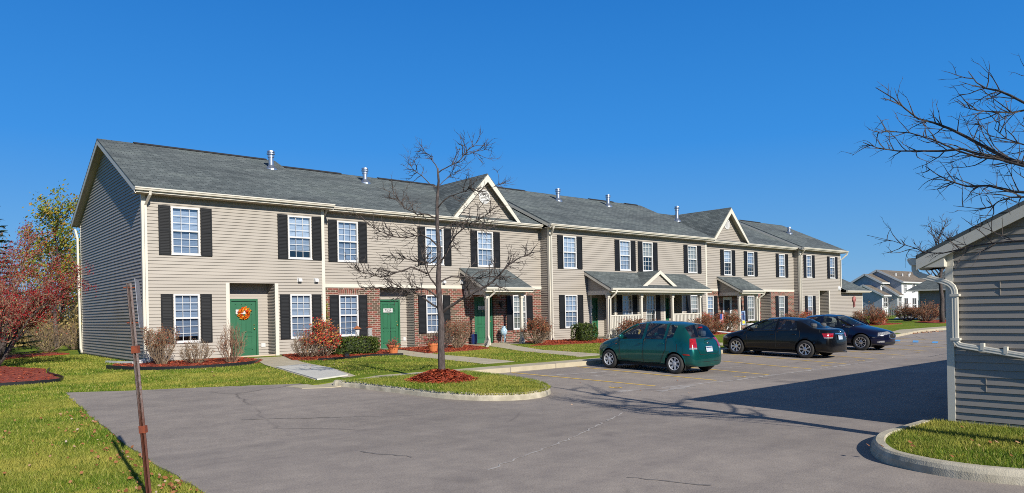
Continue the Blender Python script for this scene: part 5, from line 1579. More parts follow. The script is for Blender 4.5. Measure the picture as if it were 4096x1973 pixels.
r = MB(FO); r.beam(FP(-.95, -.72, 3.2), FP(15, -.72, 3.2), .12, .14); r.beam(FP(-.93, -.64, 3.2), FP(-.93, 9.7, 3.2), .12, .14); r.build('fascia', mt['trim'], ro)
w = MB(FO); w.beam(FP(0, -.03, .3), FP(0, -.03, 3.2), .14, .14, (dn.x, dn.y, 0)); w.build('corner_board', mt['trim'], fg)
b = MB(FO); p = FP(6.3, -.1, 1.4); b.box(p[0] - .12, p[0] + .12, p[1] - .12, p[1] + .1, 1.3, 1.75); b.build('meter_box', mt['white'], fg)

# pale townhouses beyond
mt['shadewall'] = M('shaded_siding', (.30, .335, .39), (.335, .37, .42), scale=2, rough=.6); mt['palewall'] = M('white_siding', (.62, .62, .62), (.68, .68, .67), scale=2, rough=.6)  # gable ends carry bluish shade in their colour; fronts stay white
HO = (116.4, 45.2, .4)
th = thing('townhouse', 'group of white joined townhouses with stepped gables in blue shade far beyond the low wing', 'townhouse', HO)
hb = lambda: MB(HO)
e = Vector((116.4, 45.2))          # the corner between gable ends (left) and window fronts (right)
ga = Vector((0.0, 1.0)); fr = Vector((1.0, 0.0))   # gable walls run up-left, fronts run right
def HP(u, v, z): p = e + ga * u + fr * v; return (p.x, p.y, z)
def gable_block(name, u0, u1, v0, v1, ze, rise, fmat='palewall'):
    w = hb(); um = (u0 + u1) / 2
    w.add([HP(u0, v0, .3), HP(u1, v0, .3), HP(u1, v0, ze), HP(um, v0, ze + rise), HP(u0, v0, ze)], [(0, 1, 2, 3, 4)], 0)
    w.quad(HP(u0, v0, .3), HP(u0, v1, .3), HP(u0, v1, ze), HP(u0, v0, ze), 1); w.quad(HP(u1, v0, .3), HP(u1, v1, .3), HP(u1, v1, ze), HP(u1, v0, ze), 1)
    w.add([HP(u0, v1, .3), HP(u1, v1, .3), HP(u1, v1, ze), HP(um, v1, ze + rise), HP(u0, v1, ze)], [(0, 1, 2, 3, 4)], 0)
    w.build('wall', [mt['shadewall'], mt[fmat]], th)
    r = hb(); k = rise / (um - u0); o = .35
    for s0, s1 in ((u0 - o, um), (u1 + o, um)):
        z0 = ze - k * o
        for dz in (.1, -.12): r.quad(HP(s0, v0 - .3, z0 + dz), HP(s0, v1 + .3, z0 + dz), HP(s1, v1 + .3, ze + rise + dz), HP(s1, v0 - .3, ze + rise + dz))
    ro = r.build('roof', mt['roof_bg'], th, uv=True)
    f = hb()
    for s0 in (u0 - o, u1 + o):
        z0 = ze - k * o; f.beam(HP(s0, v0 - .32, z0), HP(um, v0 - .32, ze + rise), .05, .28)
        f.beam(HP(s0, v0 - .3, z0), HP(s0, v1 + .3, z0), .12, .22)
    f.build('fascia', mt['white'], ro)
def bg_window(u, v, z0, z1, wd, dk=True):
    f = hb(); p = lambda q, z, o: HP(u - o, v + q, z)
    f.beam(p(-wd / 2, z0, .06), p(-wd / 2, z1, .06), .1, .1, (1, 0, 0)); f.beam(p(wd / 2, z0, .06), p(wd / 2, z1, .06), .1, .1, (1, 0, 0)); f.beam(p(0, z0, .06), p(0, z1, .06), .06, .08, (1, 0, 0))
    for z in (z0, (z0 + z1) / 2, z1): f.beam(p(-wd / 2, z, .06), p(wd / 2, z, .06), .1, .1)
    w = f.build('window', mt['white'], th)
    q = hb(); q.quad(p(-wd / 2, z0, .03), p(wd / 2, z0, .03), p(wd / 2, z1, .03), p(-wd / 2, z1, .03)); q.build('pane', mt['dark'], w)
gable_block('main', 0, 7.0, 0, 16, 5.45, 1.85)
gable_block('rear', 2.0, 6.4, -2.6, -.35, 5.4, 1.25)
gable_block('low', -.1, 3.9, -1.8, -.33, 3.45, 1.42); gable_block('low', .8, 6.1, -5.0, -2.95, 3.45, 1.45)
for v in (1.2, 4.4, 8): bg_window(0, v, 3.8, 5.2, .9)
for v in (1.4, 4.6): bg_window(0, v, .8, 2.9, 1.4)
bg_window(-.1, -1.1, 1.6, 3.0, .9); bg_window(.8, -4.0, 1.6, 3.0, 1.3)
b = hb()
for v in [i * .42 for i in range(1, 15)]: b.beam(HP(-2.2, v, 1.3), HP(-2.2, v, 2.4), .1, .1, (1, 0, 0))
b.beam(HP(-2.2, .2, 2.4), HP(-2.2, 6.2, 2.4), .14, .12); b.box(*[0] * 6) if False else None
b.beam(HP(-1.2, .2, 1.25), HP(-1.2, 6.2, 1.25), 2.2, .2); b.beam(HP(-2.2, .3, .3), HP(-2.2, .3, 1.25), .2, .2, (1, 0, 0)); b.beam(HP(-2.2, 6, .3), HP(-2.2, 6, 1.25), .2, .2, (1, 0, 0))
b.build('deck', M('dark_wood_deck', (.09, .045, .03), rough=.8), th)
for k, (u, v) in enumerate(((1.6, 2), (1.6, 4.5), (1.6, 7), (2.2, 9))):
    b = hb(); p = HP(u, v, 5.5 + u * .46); b.tube([(p[0], p[1], p[2] - .2), (p[0], p[1], p[2] + .55)], .12, 6); b.build('vent_pipe', mt['white'], th)
# satellite dish on the low gable
b = hb(); p = HP(1.9, -2.2, 5.0); b.lathe([(0, .1), (.25, .05), (.4, 0)], p, 12, 'y'); b.build('satellite_dish', mt['white'], th)

# fence and play yard bits far away
fo = thing('metal_fence', 'low dark green metal fence on the grass before the pale townhouses', 'fence', (98.8, 40.5, .3))
b = MB((98.8, 40.5, .3)); q0 = Vector((98.4, 40.9, 0)); q1 = Vector((101.4, 38.5, 0))
for i in range(15):
    p = q0.lerp(q1, i / 14); b.beam((p.x, p.y, .3), (p.x, p.y, 1.25), .05, .05, (1, 0, 0))
b.build('fence_bars', mt['black'], fo)
b = MB((98.8, 40.5, .3)); 
for z in (.5, .9, 1.22): b.beam((q0.x, q0.y, z), (q1.x, q1.y, z), .05, .07)
b.build('fence_rail', M('green_metal', (.02, .06, .03), rough=.5), fo)
b = MB((103.0, 38.6, .3)); b.lathe([(0, 0), (.5, .02), (.55, .25), (.35, .5), (0, .55)], (103, 38.6, .3), 12); tag(b.build('toy_pool', M('blue_plastic', (.02, .2, .55), rough=.3)), 'small bright blue plastic toy on the far yard', 'toy')
b = MB((104.6, 37.0, .3)); b.box(104.2, 105, 36.6, 37.4, .3, 1.0); b.prism([(104.3, 1.0), (104.9, 1.0), (104.6, 1.7)], 'y', 36.7, 37.3); b.lathe([(.3, 1.3), (.42, 1.5), (.2, 1.8), (0, 1.85)], (104.6, 37, 0), 10); tag(b.build('toy_playhouse', M('yellow_plastic', (.75, .36, .02), rough=.35)), 'orange yellow plastic play toy below the dark wood deck', 'toy')
poly = [(80, 30), (84, 33.5), (100, 39.4), (112, 42), (112, 38), (97, 34.5), (84, 29)]
poly_sheet('far_path', poly, lambda x, y: G(y) + .02, mt['concrete_new'], 4)

# hydrant
hy = thing('fire_hydrant', 'faded red fire hydrant standing on the lawn past the end of the row', 'hydrant', (60.0, 24.7, .25))
b = MB(); b.lathe([(.0, 0), (.2, 0), (.2, .06), (.15, .08), (.14, .7), (.19, .72), (.19, .78), (.15, .8), (.13, .95), (.05, 1.05), (.04, 1.12), (0, 1.13)], n=14); b.build('barrel', M('faded_red_paint', (.30, .05, .03), (.2, .05, .04), scale=5, rough=.6), hy, smooth=True)
for s in (1, -1): b = MB(); b.lathe([(.07, .1), (.07, .2), (.09, .21), (.09, .25), (0, .26)], n=10, axis='x'); b.v = [(x * s, y, z + .62) for x, y, z in b.v]; b.build('outlet_cap', mt['white'], hy)

# rusty post with a sign seen edge-on
px, py = 1.86, 7.62
po = thing('sign_post', 'leaning rusty metal post with a sign plate seen edge on, in the left lawn', 'sign post', (px, py, 0))
top = RV * (-.155) + UP * 2.06
b = MB(); n = top.normalized(); h = top.length
prof = [(x * .8, y) for x, y in [(-.034, -.012), (-.022, -.022), (-.013, -.022), (-.013, .012), (.013, .012), (.013, -.022), (.022, -.022), (.034, -.012), (.034, -.006), (.022, -.016), (.017, .02), (-.017, .02), (-.022, -.016), (-.034, -.006)]]
vs = []
for k in range(2):
    for x, y in prof:
        p = n * (h * k - (.3 if k == 0 else 0)) + RV * x + FV * y; vs.append(p)
m = len(prof); b.add(vs, [(i, (i + 1) % m, m + (i + 1) % m, m + i) for i in range(m)] + [tuple(range(m - 1, -1, -1)), tuple(range(m, 2 * m))])
b.build('post', mt['rust'], po)
for t in (.69, .315, ):
    b = MB(); c0 = n * (h * t - .035); c1 = n * (h * t + .035); b.beam(c0, c1, .062, .05, FV); b.build('rust_band', mt['rustdark'], po)
pl = MB(); d2 = (RV * -.345 + FV * .94).normalized(); c = n * (h - .19) + RV * .03 + FV * .05
pn = RV * .94 + FV * .345
for k in (0,):
    vs = []
    for o in (-.002, .002):
        for u, v in ((0, -.24), (.24, -.24), (.3, -.2), (.3, .2), (.24, .24), (0, .24)):
            vs.append(c + d2 * u + n * v + pn * o)
    pl.add(vs, [(0, 1, 2, 3, 4, 5), (11, 10, 9, 8, 7, 6)] + [(i, i + 6, (i + 1) % 6 + 6, (i + 1) % 6) for i in range(6)])
pl.build('sign_plate', mt['signback'], po)
for t in (.98, .815):
    b = MB(); a0 = n * (h * t) - RV * .06; b.tube([a0, a0 + RV * .11], .007, 6); b.build('bolt', mt['rustdark'], po)

# autumn wreath on the first door
wr = thing('autumn_wreath', 'wreath of red, orange and yellow leaves on the first green door', 'wreath', (9.88, 26.84, 1.9))
r = random.Random(4); pts = []
for i in range(420):
    a = r.uniform(0, 6.28); rr = .165 + r.gauss(0, .03); pts.append((math.cos(a) * rr, -.03 + r.gauss(0, .02), math.sin(a) * rr))
lv = leaf_cloud(pts, 420, .008, .055, r); mesh_np('leaves', lv, 4, mt['wreath'], wr)
b = MB(); b.tube([(math.cos(a) * .16, -.01, math.sin(a) * .16) for a in [i * .2618 for i in range(25)]], .02, 5); b.build('ring', mt['twig_tan'], wr)

def flower_pot(loc, label, seed, s=1.0):
    r = random.Random(seed); t = thing('flower_pot', label, 'flower pot', loc, 0, 'flower pots by the brick home')
    b = MB(); b.lathe([(0, .0), (.13, 0), (.18, .25), (.205, .25), (.21, .32), (.185, .325), (.175, .29), (0, .28)], n=20); b.v = [(x * s, y * s, z * s) for x, y, z in b.v]; b.build('pot', mt['terracotta'], t)
    pts = []; st = MB()
    for i in range(26):
        a = r.uniform(0, 6.28); l = r.uniform(.08, .3) * s; q = Vector((math.cos(a) * l, math.sin(a) * l, .3 * s + r.uniform(.02, .28) * s - l * .25)); st.tube([(q.x * .3, q.y * .3, .27 * s), (q.x * .7, q.y * .7, q.z * .9 + .04), q], .004, 3, cap=False); pts += [q, q * .92]
    st.build('stem', mt['twig_red'], t); mesh_np('petals', leaf_cloud(pts, 360, .035, .028, r), 4, mt['flower'], t)
flower_pot((13.75, 22.75, L(13.7, 22.7)), 'terracotta pot of fading red flowers between the long green hedge and the concrete step', 1, 1.05)
flower_pot((15.35, 22.55, L(15.3, 22.5)), 'terracotta pot of red flowers half hidden behind the island tree trunk', 2, 1.05)

# bird feeders on crook poles
def hook(name, loc, h, r0, dirx, label, feeder=None, loops=(1,)):
    t = thing(name, label, 'bird feeder pole' if feeder else 'garden hook', loc, 0, 'crook poles by the brick home')
    b = MB(); b.tube([(0, 0, -.1), (0, 0, h)], .008, 5); b.build('pole', mt['black'], t)
    for s in loops:
        b = MB(); q = [(s * (r0 - r0 * math.cos(a)), 0, h + r0 * math.sin(a)) for a in [i * .35 for i in range(10)]] + [(s * 2 * r0, 0, h - .03), (s * 2 * r0 + .02 * s, 0, h - .05), (s * 2 * r0 + .05 * s, 0, h - .03)]
        b.tube(q, .007, 5, cap=False); b.build('crook', mt['black'], t)
    return t
hook('crook_pole', (13.9, 25.2, .3), 1.55, .13, 1, 'black double crook pole between the brick home window and its right shutter, holding two feeders', True, (1, -1))
hook('crook_pole', (15.35, 25.6, .3), 1.62, .1, 1, 'tall single crook pole just left of the green door numbered 7534', None, (1,))
hook('crook_pole', (13.25, 24.9, .3), .75, .1, 1, 'short crook pole above the left end of the long hedge', None, (-1, 1))
ft = thing('bird_feeder', 'copper roofed glass bird feeder hanging in front of the brick home window', 'bird feeder', (13.64, 25.2, 1.1), 0, 'bird feeders on the double pole')
b = MB(); b.lathe([(0, .24), (.03, .23), (.17, .12), (.16, .115), (.0, .15)], n=10); b.tube([(0, 0, .23), (0, 0, .5)], .004, 4); b.build('feeder_roof', M('copper', (.45, .16, .07), rough=.4, metal=.4), ft)
b = MB(); b.lathe([(.095, .12), (.07, -.14), (.05, -.2)], n=10); b.build('feeder_glass', mt['white'], ft)
b = MB(); b.lathe([(0, -.24), (.1, -.235), (.11, -.2), (.0, -.2)], n=10); b.build('feeder_tray', mt['rustdark'], ft)
ft = thing('bird_feeder', 'grey box shaped bird feeder hanging in front of the black shutter', 'bird feeder', (14.18, 25.2, 1.15), 0, 'bird feeders on the double pole')
b = MB(); b.prism([(-.12, .1), (0, .17), (.12, .1)], 'y', -.06, .06); b.tube([(0, 0, .15), (0, 0, .42)], .004, 4); b.build('feeder_roof', mt['rustdark'], ft)
b = MB(); b.box(-.08, .08, -.045, .045, -.2, .1); b.box(-.1, .1, -.06, .06, -.23, -.2); b.build('feeder_body', M('grey_feeder', (.35, .35, .34), (.2, .2, .2), scale=20, rough=.4), ft)
for x, s, lab in ((12.98, 1.15, 'left one of the two black oval garden plates above the long hedge'), (13.62, 1., 'right one of the two black oval garden plates above the long hedge')):
    b = MB((x, 25.3, .75)); b.lathe([(0, -.01), (.12 * s, -.012), (.13 * s, 0), (.12 * s, .012), (0, .01)], (x, 25.3, .8), 16, 'y'); b.tube([(x, 25.3, .25), (x, 25.3, .7)], .008, 4)
    tag(b.build('garden_plate', mt['black']), lab, 'garden ornament', 'black oval garden plates')
# climbing vine on the left shutter of the brick home
r = random.Random(8); vo = thing('climbing_vine', 'thin climbing vine of yellow green leaves on the left black shutter of the brick home', 'vine', (13.06, 26.58, .5))
b = MB(); q = [(.03 * math.sin(i * 1.3), -.01, i * .12) for i in range(15)]; b.tube(q, .005, 4, cap=False); b.build('stem', mt['twig_tan'], vo)
mesh_np('leaves', leaf_cloud([Vector(p) for p in q[3:]], 130, .035, .04, r), 4, M_island('vine_leaf', [(0, (.1, .16, .01)), (1, (.35, .32, .02))], .6, .3), vo)
# pottery on the small porch
b = MB((20.95 + .9, 26.2, .33)); b.lathe([(0, 0), (.09, 0), (.16, .12), (.17, .25), (.1, .36), (.07, .4), (.1, .43), (.05, .44), (0, .42)], (21.85, 26.2, .66), 16)
for a in range(3): b.tube([(21.85 + .12 * math.cos(a * 2.1), 26.2 + .12 * math.sin(a * 2.1), .33), (21.85 + .1 * math.cos(a * 2.1), 26.2 + .1 * math.sin(a * 2.1), .68)], .012, 5)
tag(b.build('glazed_jar', M('blue_glaze', (.16, .26, .45), (.45, .6, .62), scale=12, rough=.15), smooth=True), 'blue and white glazed jar on a stand right of the small porch door', 'jar')
b = MB((20.12, 26.3, .33)); b.lathe([(0, 0), (.13, 0), (.15, .1), (.15, .42), (.12, .46), (0, .46)], (20.2, 26.35, .33), 14); b.tube([(20.07, 26.3, .7), (20.1, 26.25, .86), (20.28, 26.25, .86), (20.32, 26.3, .7)], .012, 5)
tag(b.build('blue_bucket', M('dark_blue_plastic', (.012, .03, .12), rough=.3)), 'dark blue bucket left of the small porch door', 'bucket')
# striped garden flag
fl = thing('garden_flag', 'small red and white striped garden flag by the red brown shrub', 'flag', (36.95, 24.5, .3))
b = MB(); b.tube([(0, 0, 0), (0, 0, 1.15), (.42, 0, 1.15)], .01, 5); b.build('pole', mt['black'], fl)
b = MB(); n = 9
for i in range(n):
    x0, x1 = .03 + .36 * i / n, .03 + .36 * (i + 1) / n
    yy = [.02 * math.sin(x * 14) for x in (x0, x1)]
    b.quad((x0, yy[0], .5), (x1, yy[1], .5), (x1, yy[1], 1.13), (x0, yy[0], 1.13), 2 if False else i % 2)
b.quad((.03, -.03, .82), (.25, -.03, .82), (.25, -.03, 1.13), (.03, -.03, 1.13), 2)
b.build('cloth', [M('flag_red', (.45, .03, .04)), mt['white'], M('flag_blue', (.03, .05, .2))], fl)
# blue and yellow garden figure and planter by the far porch
sn = thing('garden_banner', 'blue, white and yellow garden banner hanging beside the far porch post', 'banner', (39.75, 24.75, .3))
b = MB(); b.tube([(-.02, .05, 0), (-.02, .05, 1.3), (.45, .05, 1.3)], .01, 5); b.build('pole', mt['black'], sn)
b = MB(); b.box(0, .42, .03, .045, .42, 1.28, 0); b.box(.08, .34, .015, .03, .5, .68, 1); b.box(.1, .3, .015, .03, .75, 1.2, 2); b.build('cloth', [M('banner_blue', (.03, .1, .3), (.4, .5, .6), scale=5), M('banner_yellow', (.7, .5, .03)), M('banner_navy', (.01, .02, .08))], sn)
b = MB((40.75, 24.8, .3)); b.lathe([(0, 0), (.2, 0), (.28, .25), (.3, .45), (.2, .5), (0, .48)], (40.75, 24.8, .3), 14); tag(b.build('pale_urn', mt['white'], smooth=True), 'pale urn beside the blue garden banner at the far porch', 'urn')
# splash block and pipe by the left corner
b = MB((5.9, 25.9, .3)); b.tube([(5.6, 28.2, .3), (5.75, 27.2, .31), (6.0, 26.2, .33), (6.25, 25.9, .4)], .05, 4); b.tube([(6.28, 25.9, .36), (6.1, 25.75, .33), (5.9, 25.8, .32), (6.0, 26.05, .34)], .05, 4)
tag(b.build('drain_extension', mt['white']), 'white downspout extension lying on the grass along the gable end', 'drain pipe')
b = MB((11.8, 22.5, .3)); b.tube([(12.1, 23.2, .36), (11.75, 22.45, .36)], [.09, .09], 12, cap=False); b.tube([(12.1, 23.2, .36), (11.77, 22.47, .36)], [.08, .08], 12); tag(b.build('drain_pipe', mt['edging']), 'black corrugated drain pipe end poking out of the mulch before the long hedge', 'drain pipe')
b = MB((35.6, 23.3, .3)); b.beam((35.6, 24.2, .5), (36.6, 23.4, .34), .12, .05); b.beam((35.8, 24.1, .46), (36.3, 23.2, .33), .1, .04); tag(b.build('downspout_piece', mt['white']), 'loose white downspout piece on the mulch near the striped flag', 'drain pipe')
# wall ornament on the low wing
b = MB((58.4, 26.3, 2.2)); b.lathe([(0, -.1), (.22, -.08), (.26, -.02), (0, 0)], (58.4, 26.3, 2.3), 14, 'y'); b.box(58.3, 58.42, 26.2, 26.3, 1.7, 2.1); tag(b.build('wall_hose_reel', M('faded_pink', (.42, .16, .15), (.14, .05, .04), scale=5, rough=.7)), 'faded pink round reel hanging on the wall of the low wing', 'hose reel')
# ================================================================== cars
mt['tyre'] = M('tyre_rubber', (.018, .018, .019), (.028, .027, .026), scale=12, rough=.8, bmp=.1)
mt['alloy'] = M('alloy_rim', (.55, .55, .56), (.45, .45, .47), scale=6, rough=.28, metal=.85)
mt['hub'] = M('plastic_hubcap', (.55, .56, .58), (.45, .46, .48), scale=6, rough=.35, metal=.3)
mt['chrome'] = M('chrome', (.8, .8, .82), rough=.08, metal=1)
mt['cabin'] = M('grey_cabin', (.06, .062, .068), (.08, .08, .085), scale=6, rough=.8)
mt['carglass'] = M_glass('car_glass', (.66, .74, .77), .06)
mt['tail'] = M('tail_light_red', (.22, .003, .005), (.34, .01, .012), scale=16, rough=.12, coat=1)
mt['lens'] = M('clear_lamp_lens', (.10, .10, .11), (.38, .38, .39), scale=30, rough=.15, coat=.5, metal=.2)
mt['amber'] = M('amber_lens', (.5, .1, .02), rough=.15, coat=1)
mt['gap'] = M('panel_gap', (.006, .007, .008), rough=.8)
mt['trimblack'] = M('black_plastic', (.015, .016, .017), rough=.45)

HATCH = dict(L=3.88, axles=(.74, 3.22), rw=.292, wy=.735, zb=.2, cols=[
    # s_low, w, (s,z,y) shoulder, (s,z,y) top edge, (s,z) centre
    (.03, 0, (.0, .62, 0), (.03, .68, 0), (.05, .71)),
    (.10, .62, (.09, .66, .56), (.14, .73, .42), (.09, .745)),
    (.34, .80, (.34, .77, .74), (.32, .835, .56), (.28, .87)),
    (.75, .83, (.75, .875, .79), (.70, .935, .61), (.62, .975)),
    (1.15, .835, (1.10, .945, .80), (.98, 1.0, .66), (.86, 1.035)),
    (1.50, .838, (1.50, .95, .805), (1.74, 1.405, .595), (1.62, 1.475)),
    (2.05, .838, (2.05, .965, .81), (2.07, 1.44, .59), (2.05, 1.51)),
    (2.14, .838, (2.14, .967, .81), (2.15, 1.442, .59), (2.14, 1.512)),
    (2.84, .838, (2.84, .985, .81), (2.84, 1.425, .585), (2.84, 1.50)),
    (2.93, .838, (2.93, .988, .81), (2.92, 1.42, .583), (2.92, 1.495)),
    (3.22, .836, (3.16, 1.06, .80), (3.18, 1.385, .575), (3.2, 1.47)),
    (3.50, .815, (3.48, 1.0, .775), (3.40, 1.345, .55), (3.46, 1.43)),
    (3.76, .765, (3.70, .95, .715), (3.665, 1.02, .585), (3.715, 1.01)),
    (3.86, .66, (3.79, .84, .61), (3.765, .93, .50), (3.79, .93)),
    (3.89, 0, (3.815, .82, 0), (3.805, .88, 0), (3.80, .905))],
    wind=(4, 5), rear=(11, 12), sides=((4, 5), (5, 6), (7, 8), (9, 10)))
SEDAN = dict(L=4.49, axles=(.90, 3.60), rw=.318, wy=.775, zb=.2, cols=[
    (.02, 0, (.0, .60, 0), (.03, .66, 0), (.05, .69)),
    (.12, .64, (.12, .64, .58), (.18, .70, .44), (.11, .72)),
    (.45, .83, (.45, .745, .77), (.42, .80, .58), (.38, .83)),
    (.95, .872, (.95, .845, .825), (.90, .89, .64), (.82, .93)),
    (1.32, .876, (1.28, .905, .835), (1.10, .955, .69), (.95, .99)),
    (1.82, .876, (1.82, .92, .84), (2.06, 1.335, .60), (1.92, 1.405)),
    (2.46, .876, (2.46, .94, .84), (2.46, 1.372, .595), (2.46, 1.438)),
    (2.54, .876, (2.54, .942, .84), (2.54, 1.372, .595), (2.54, 1.438)),
    (3.32, .876, (3.30, .975, .838), (3.18, 1.31, .58), (3.22, 1.40)),
    (3.60, .875, (3.55, .99, .83), (3.34, 1.265, .57), (3.36, 1.375)),
    (3.98, .86, (3.96, .995, .80), (3.86, 1.045, .67), (3.98, 1.055)),
    (4.32, .81, (4.30, .955, .73), (4.27, 1.035, .60), (4.36, 1.045)),
    (4.45, .68, (4.41, .86, .62), (4.38, .96, .50), (4.42, .99)),
    (4.49, 0, (4.45, .84, 0), (4.43, .94, 0), (4.425, .97))],
    wind=(4, 5), rear=(9, 10), sides=((4, 5), (5, 6), (7, 8)))
SALOON = dict(SEDAN, L=4.80, axles=(.98, 3.76), rw=.335, wy=.79, cols=[
    (.03, 0, (.0, .62, 0), (.02, .70, 0), (.05, .75)),
    (.16, .62, (.15, .66, .57), (.2, .74, .42), (.11, .77)),
    (.48, .82, (.48, .76, .76), (.45, .82, .56), (.38, .86)),
    (1.00, .885, (1.00, .865, .83), (.95, .91, .62), (.86, .95)),
    (1.50, .893, (1.46, .925, .85), (1.32, .975, .70), (1.16, 1.01)),
    (2.02, .893, (2.02, .94, .855), (2.22, 1.355, .61), (2.10, 1.43)),
    (2.66, .893, (2.66, .955, .855), (2.66, 1.392, .605), (2.66, 1.465)),
    (2.74, .893, (2.74, .957, .855), (2.74, 1.392, .605), (2.74, 1.465)),
    (3.46, .893, (3.44, .985, .85), (3.34, 1.33, .59), (3.4, 1.42)),
    (3.76, .89, (3.74, .995, .84), (3.52, 1.285, .575), (3.55, 1.39)),
    (4.2, .87, (4.16, .99, .80), (4.06, 1.03, .67), (4.2, 1.05)),
    (4.6, .81, (4.58, .94, .73), (4.55, 1.0, .60), (4.64, 1.02)),
    (4.75, .68, (4.71, .84, .62), (4.69, .93, .50), (4.73, .96)),
    (4.80, 0, (4.76, .82, 0), (4.75, .91, 0), (4.745, .94))])

def car_shell(S, paint):
    L = S['L']; zb = S['zb']; n = len(S['cols']); rows = []
    for ci, (sl, w, sh, te, ce) in enumerate(S['cols']):
        end = ci in (0, n - 1); X = lambda s: L / 2 - s
        kb = .05 if ci == 0 else (-.05 if ci == n - 1 else 0)
        rows.append([(X(sl + kb * 1.6), 0, zb + .02), (X(sl + kb), w * .93, zb), (X(sl), w * .985, .36), (X(sl), w, .60 if not end else .52),
                     (X(sh[0]), sh[2], sh[1]), (X(te[0]), te[2], te[1]), (X((te[0] + ce[0]) / 2), te[2] * .52, te[1] + (ce[1] - te[1]) * .72), (X(ce[0]), 0, ce[1])])
    bm = bmesh.new(); grid = {}
    for i in range(n):
        for j in range(8):
            for sgn in (1, -1):
                x, y, z = rows[i][j]; key = (i, j, sgn if y > 1e-6 else 0)
                if key not in grid: grid[key] = bm.verts.new((x, y * sgn, z))
    def V(i, j, s): return grid.get((i, j, s)) or grid[(i, j, 0)]
    glass = set()
    a, b = S['wind']; glass |= {(a, 5), (a, 6)}; a, b = S['rear']; glass |= {(a, 5), (a, 6)}
    for a, b in S['sides']: glass.add((a, 4))
    for i in range(n - 1):
        for j in range(7):
            for s in (1, -1):
                q = [V(i, j, s), V(i + 1, j, s), V(i + 1, j + 1, s), V(i, j + 1, s)]
                if s == -1: q.reverse()
                u = []
                for v in q:
                    if v not in u: u.append(v)
                if len(u) < 3: continue
                try: f = bm.faces.new(u)
                except ValueError: continue
                f.material_index = 1 if (i, j) in glass else 0; f.smooth = True
    cr = bm.edges.layers.float.new('crease_edge')
    for e in bm.edges:
        ms = {f.material_index for f in e.link_faces}
        if len(ms) == 2: e[cr] = .92
    cv = bm.verts.layers.float.new('crease_vert')
    for v in bm.verts:
        if len({f.material_index for f in v.link_faces}) == 2: v[cv] = .85
    bmesh.ops.recalc_face_normals(bm, faces=bm.faces[:])
    me = bpy.data.meshes.new('shell'); bm.to_mesh(me); bm.free()
    me.materials.append(paint); me.materials.append(mt['carglass'])
    o = bpy.data.objects.new('shell', me); C.objects.link(o)
    md = o.modifiers.new('s', 'SUBSURF'); md.levels = 3; md.render_levels = 3
    dg = bpy.context.evaluated_depsgraph_get()
    m2 = bpy.data.meshes.new_from_object(o.evaluated_get(dg)); bpy.data.objects.remove(o)
    return m2

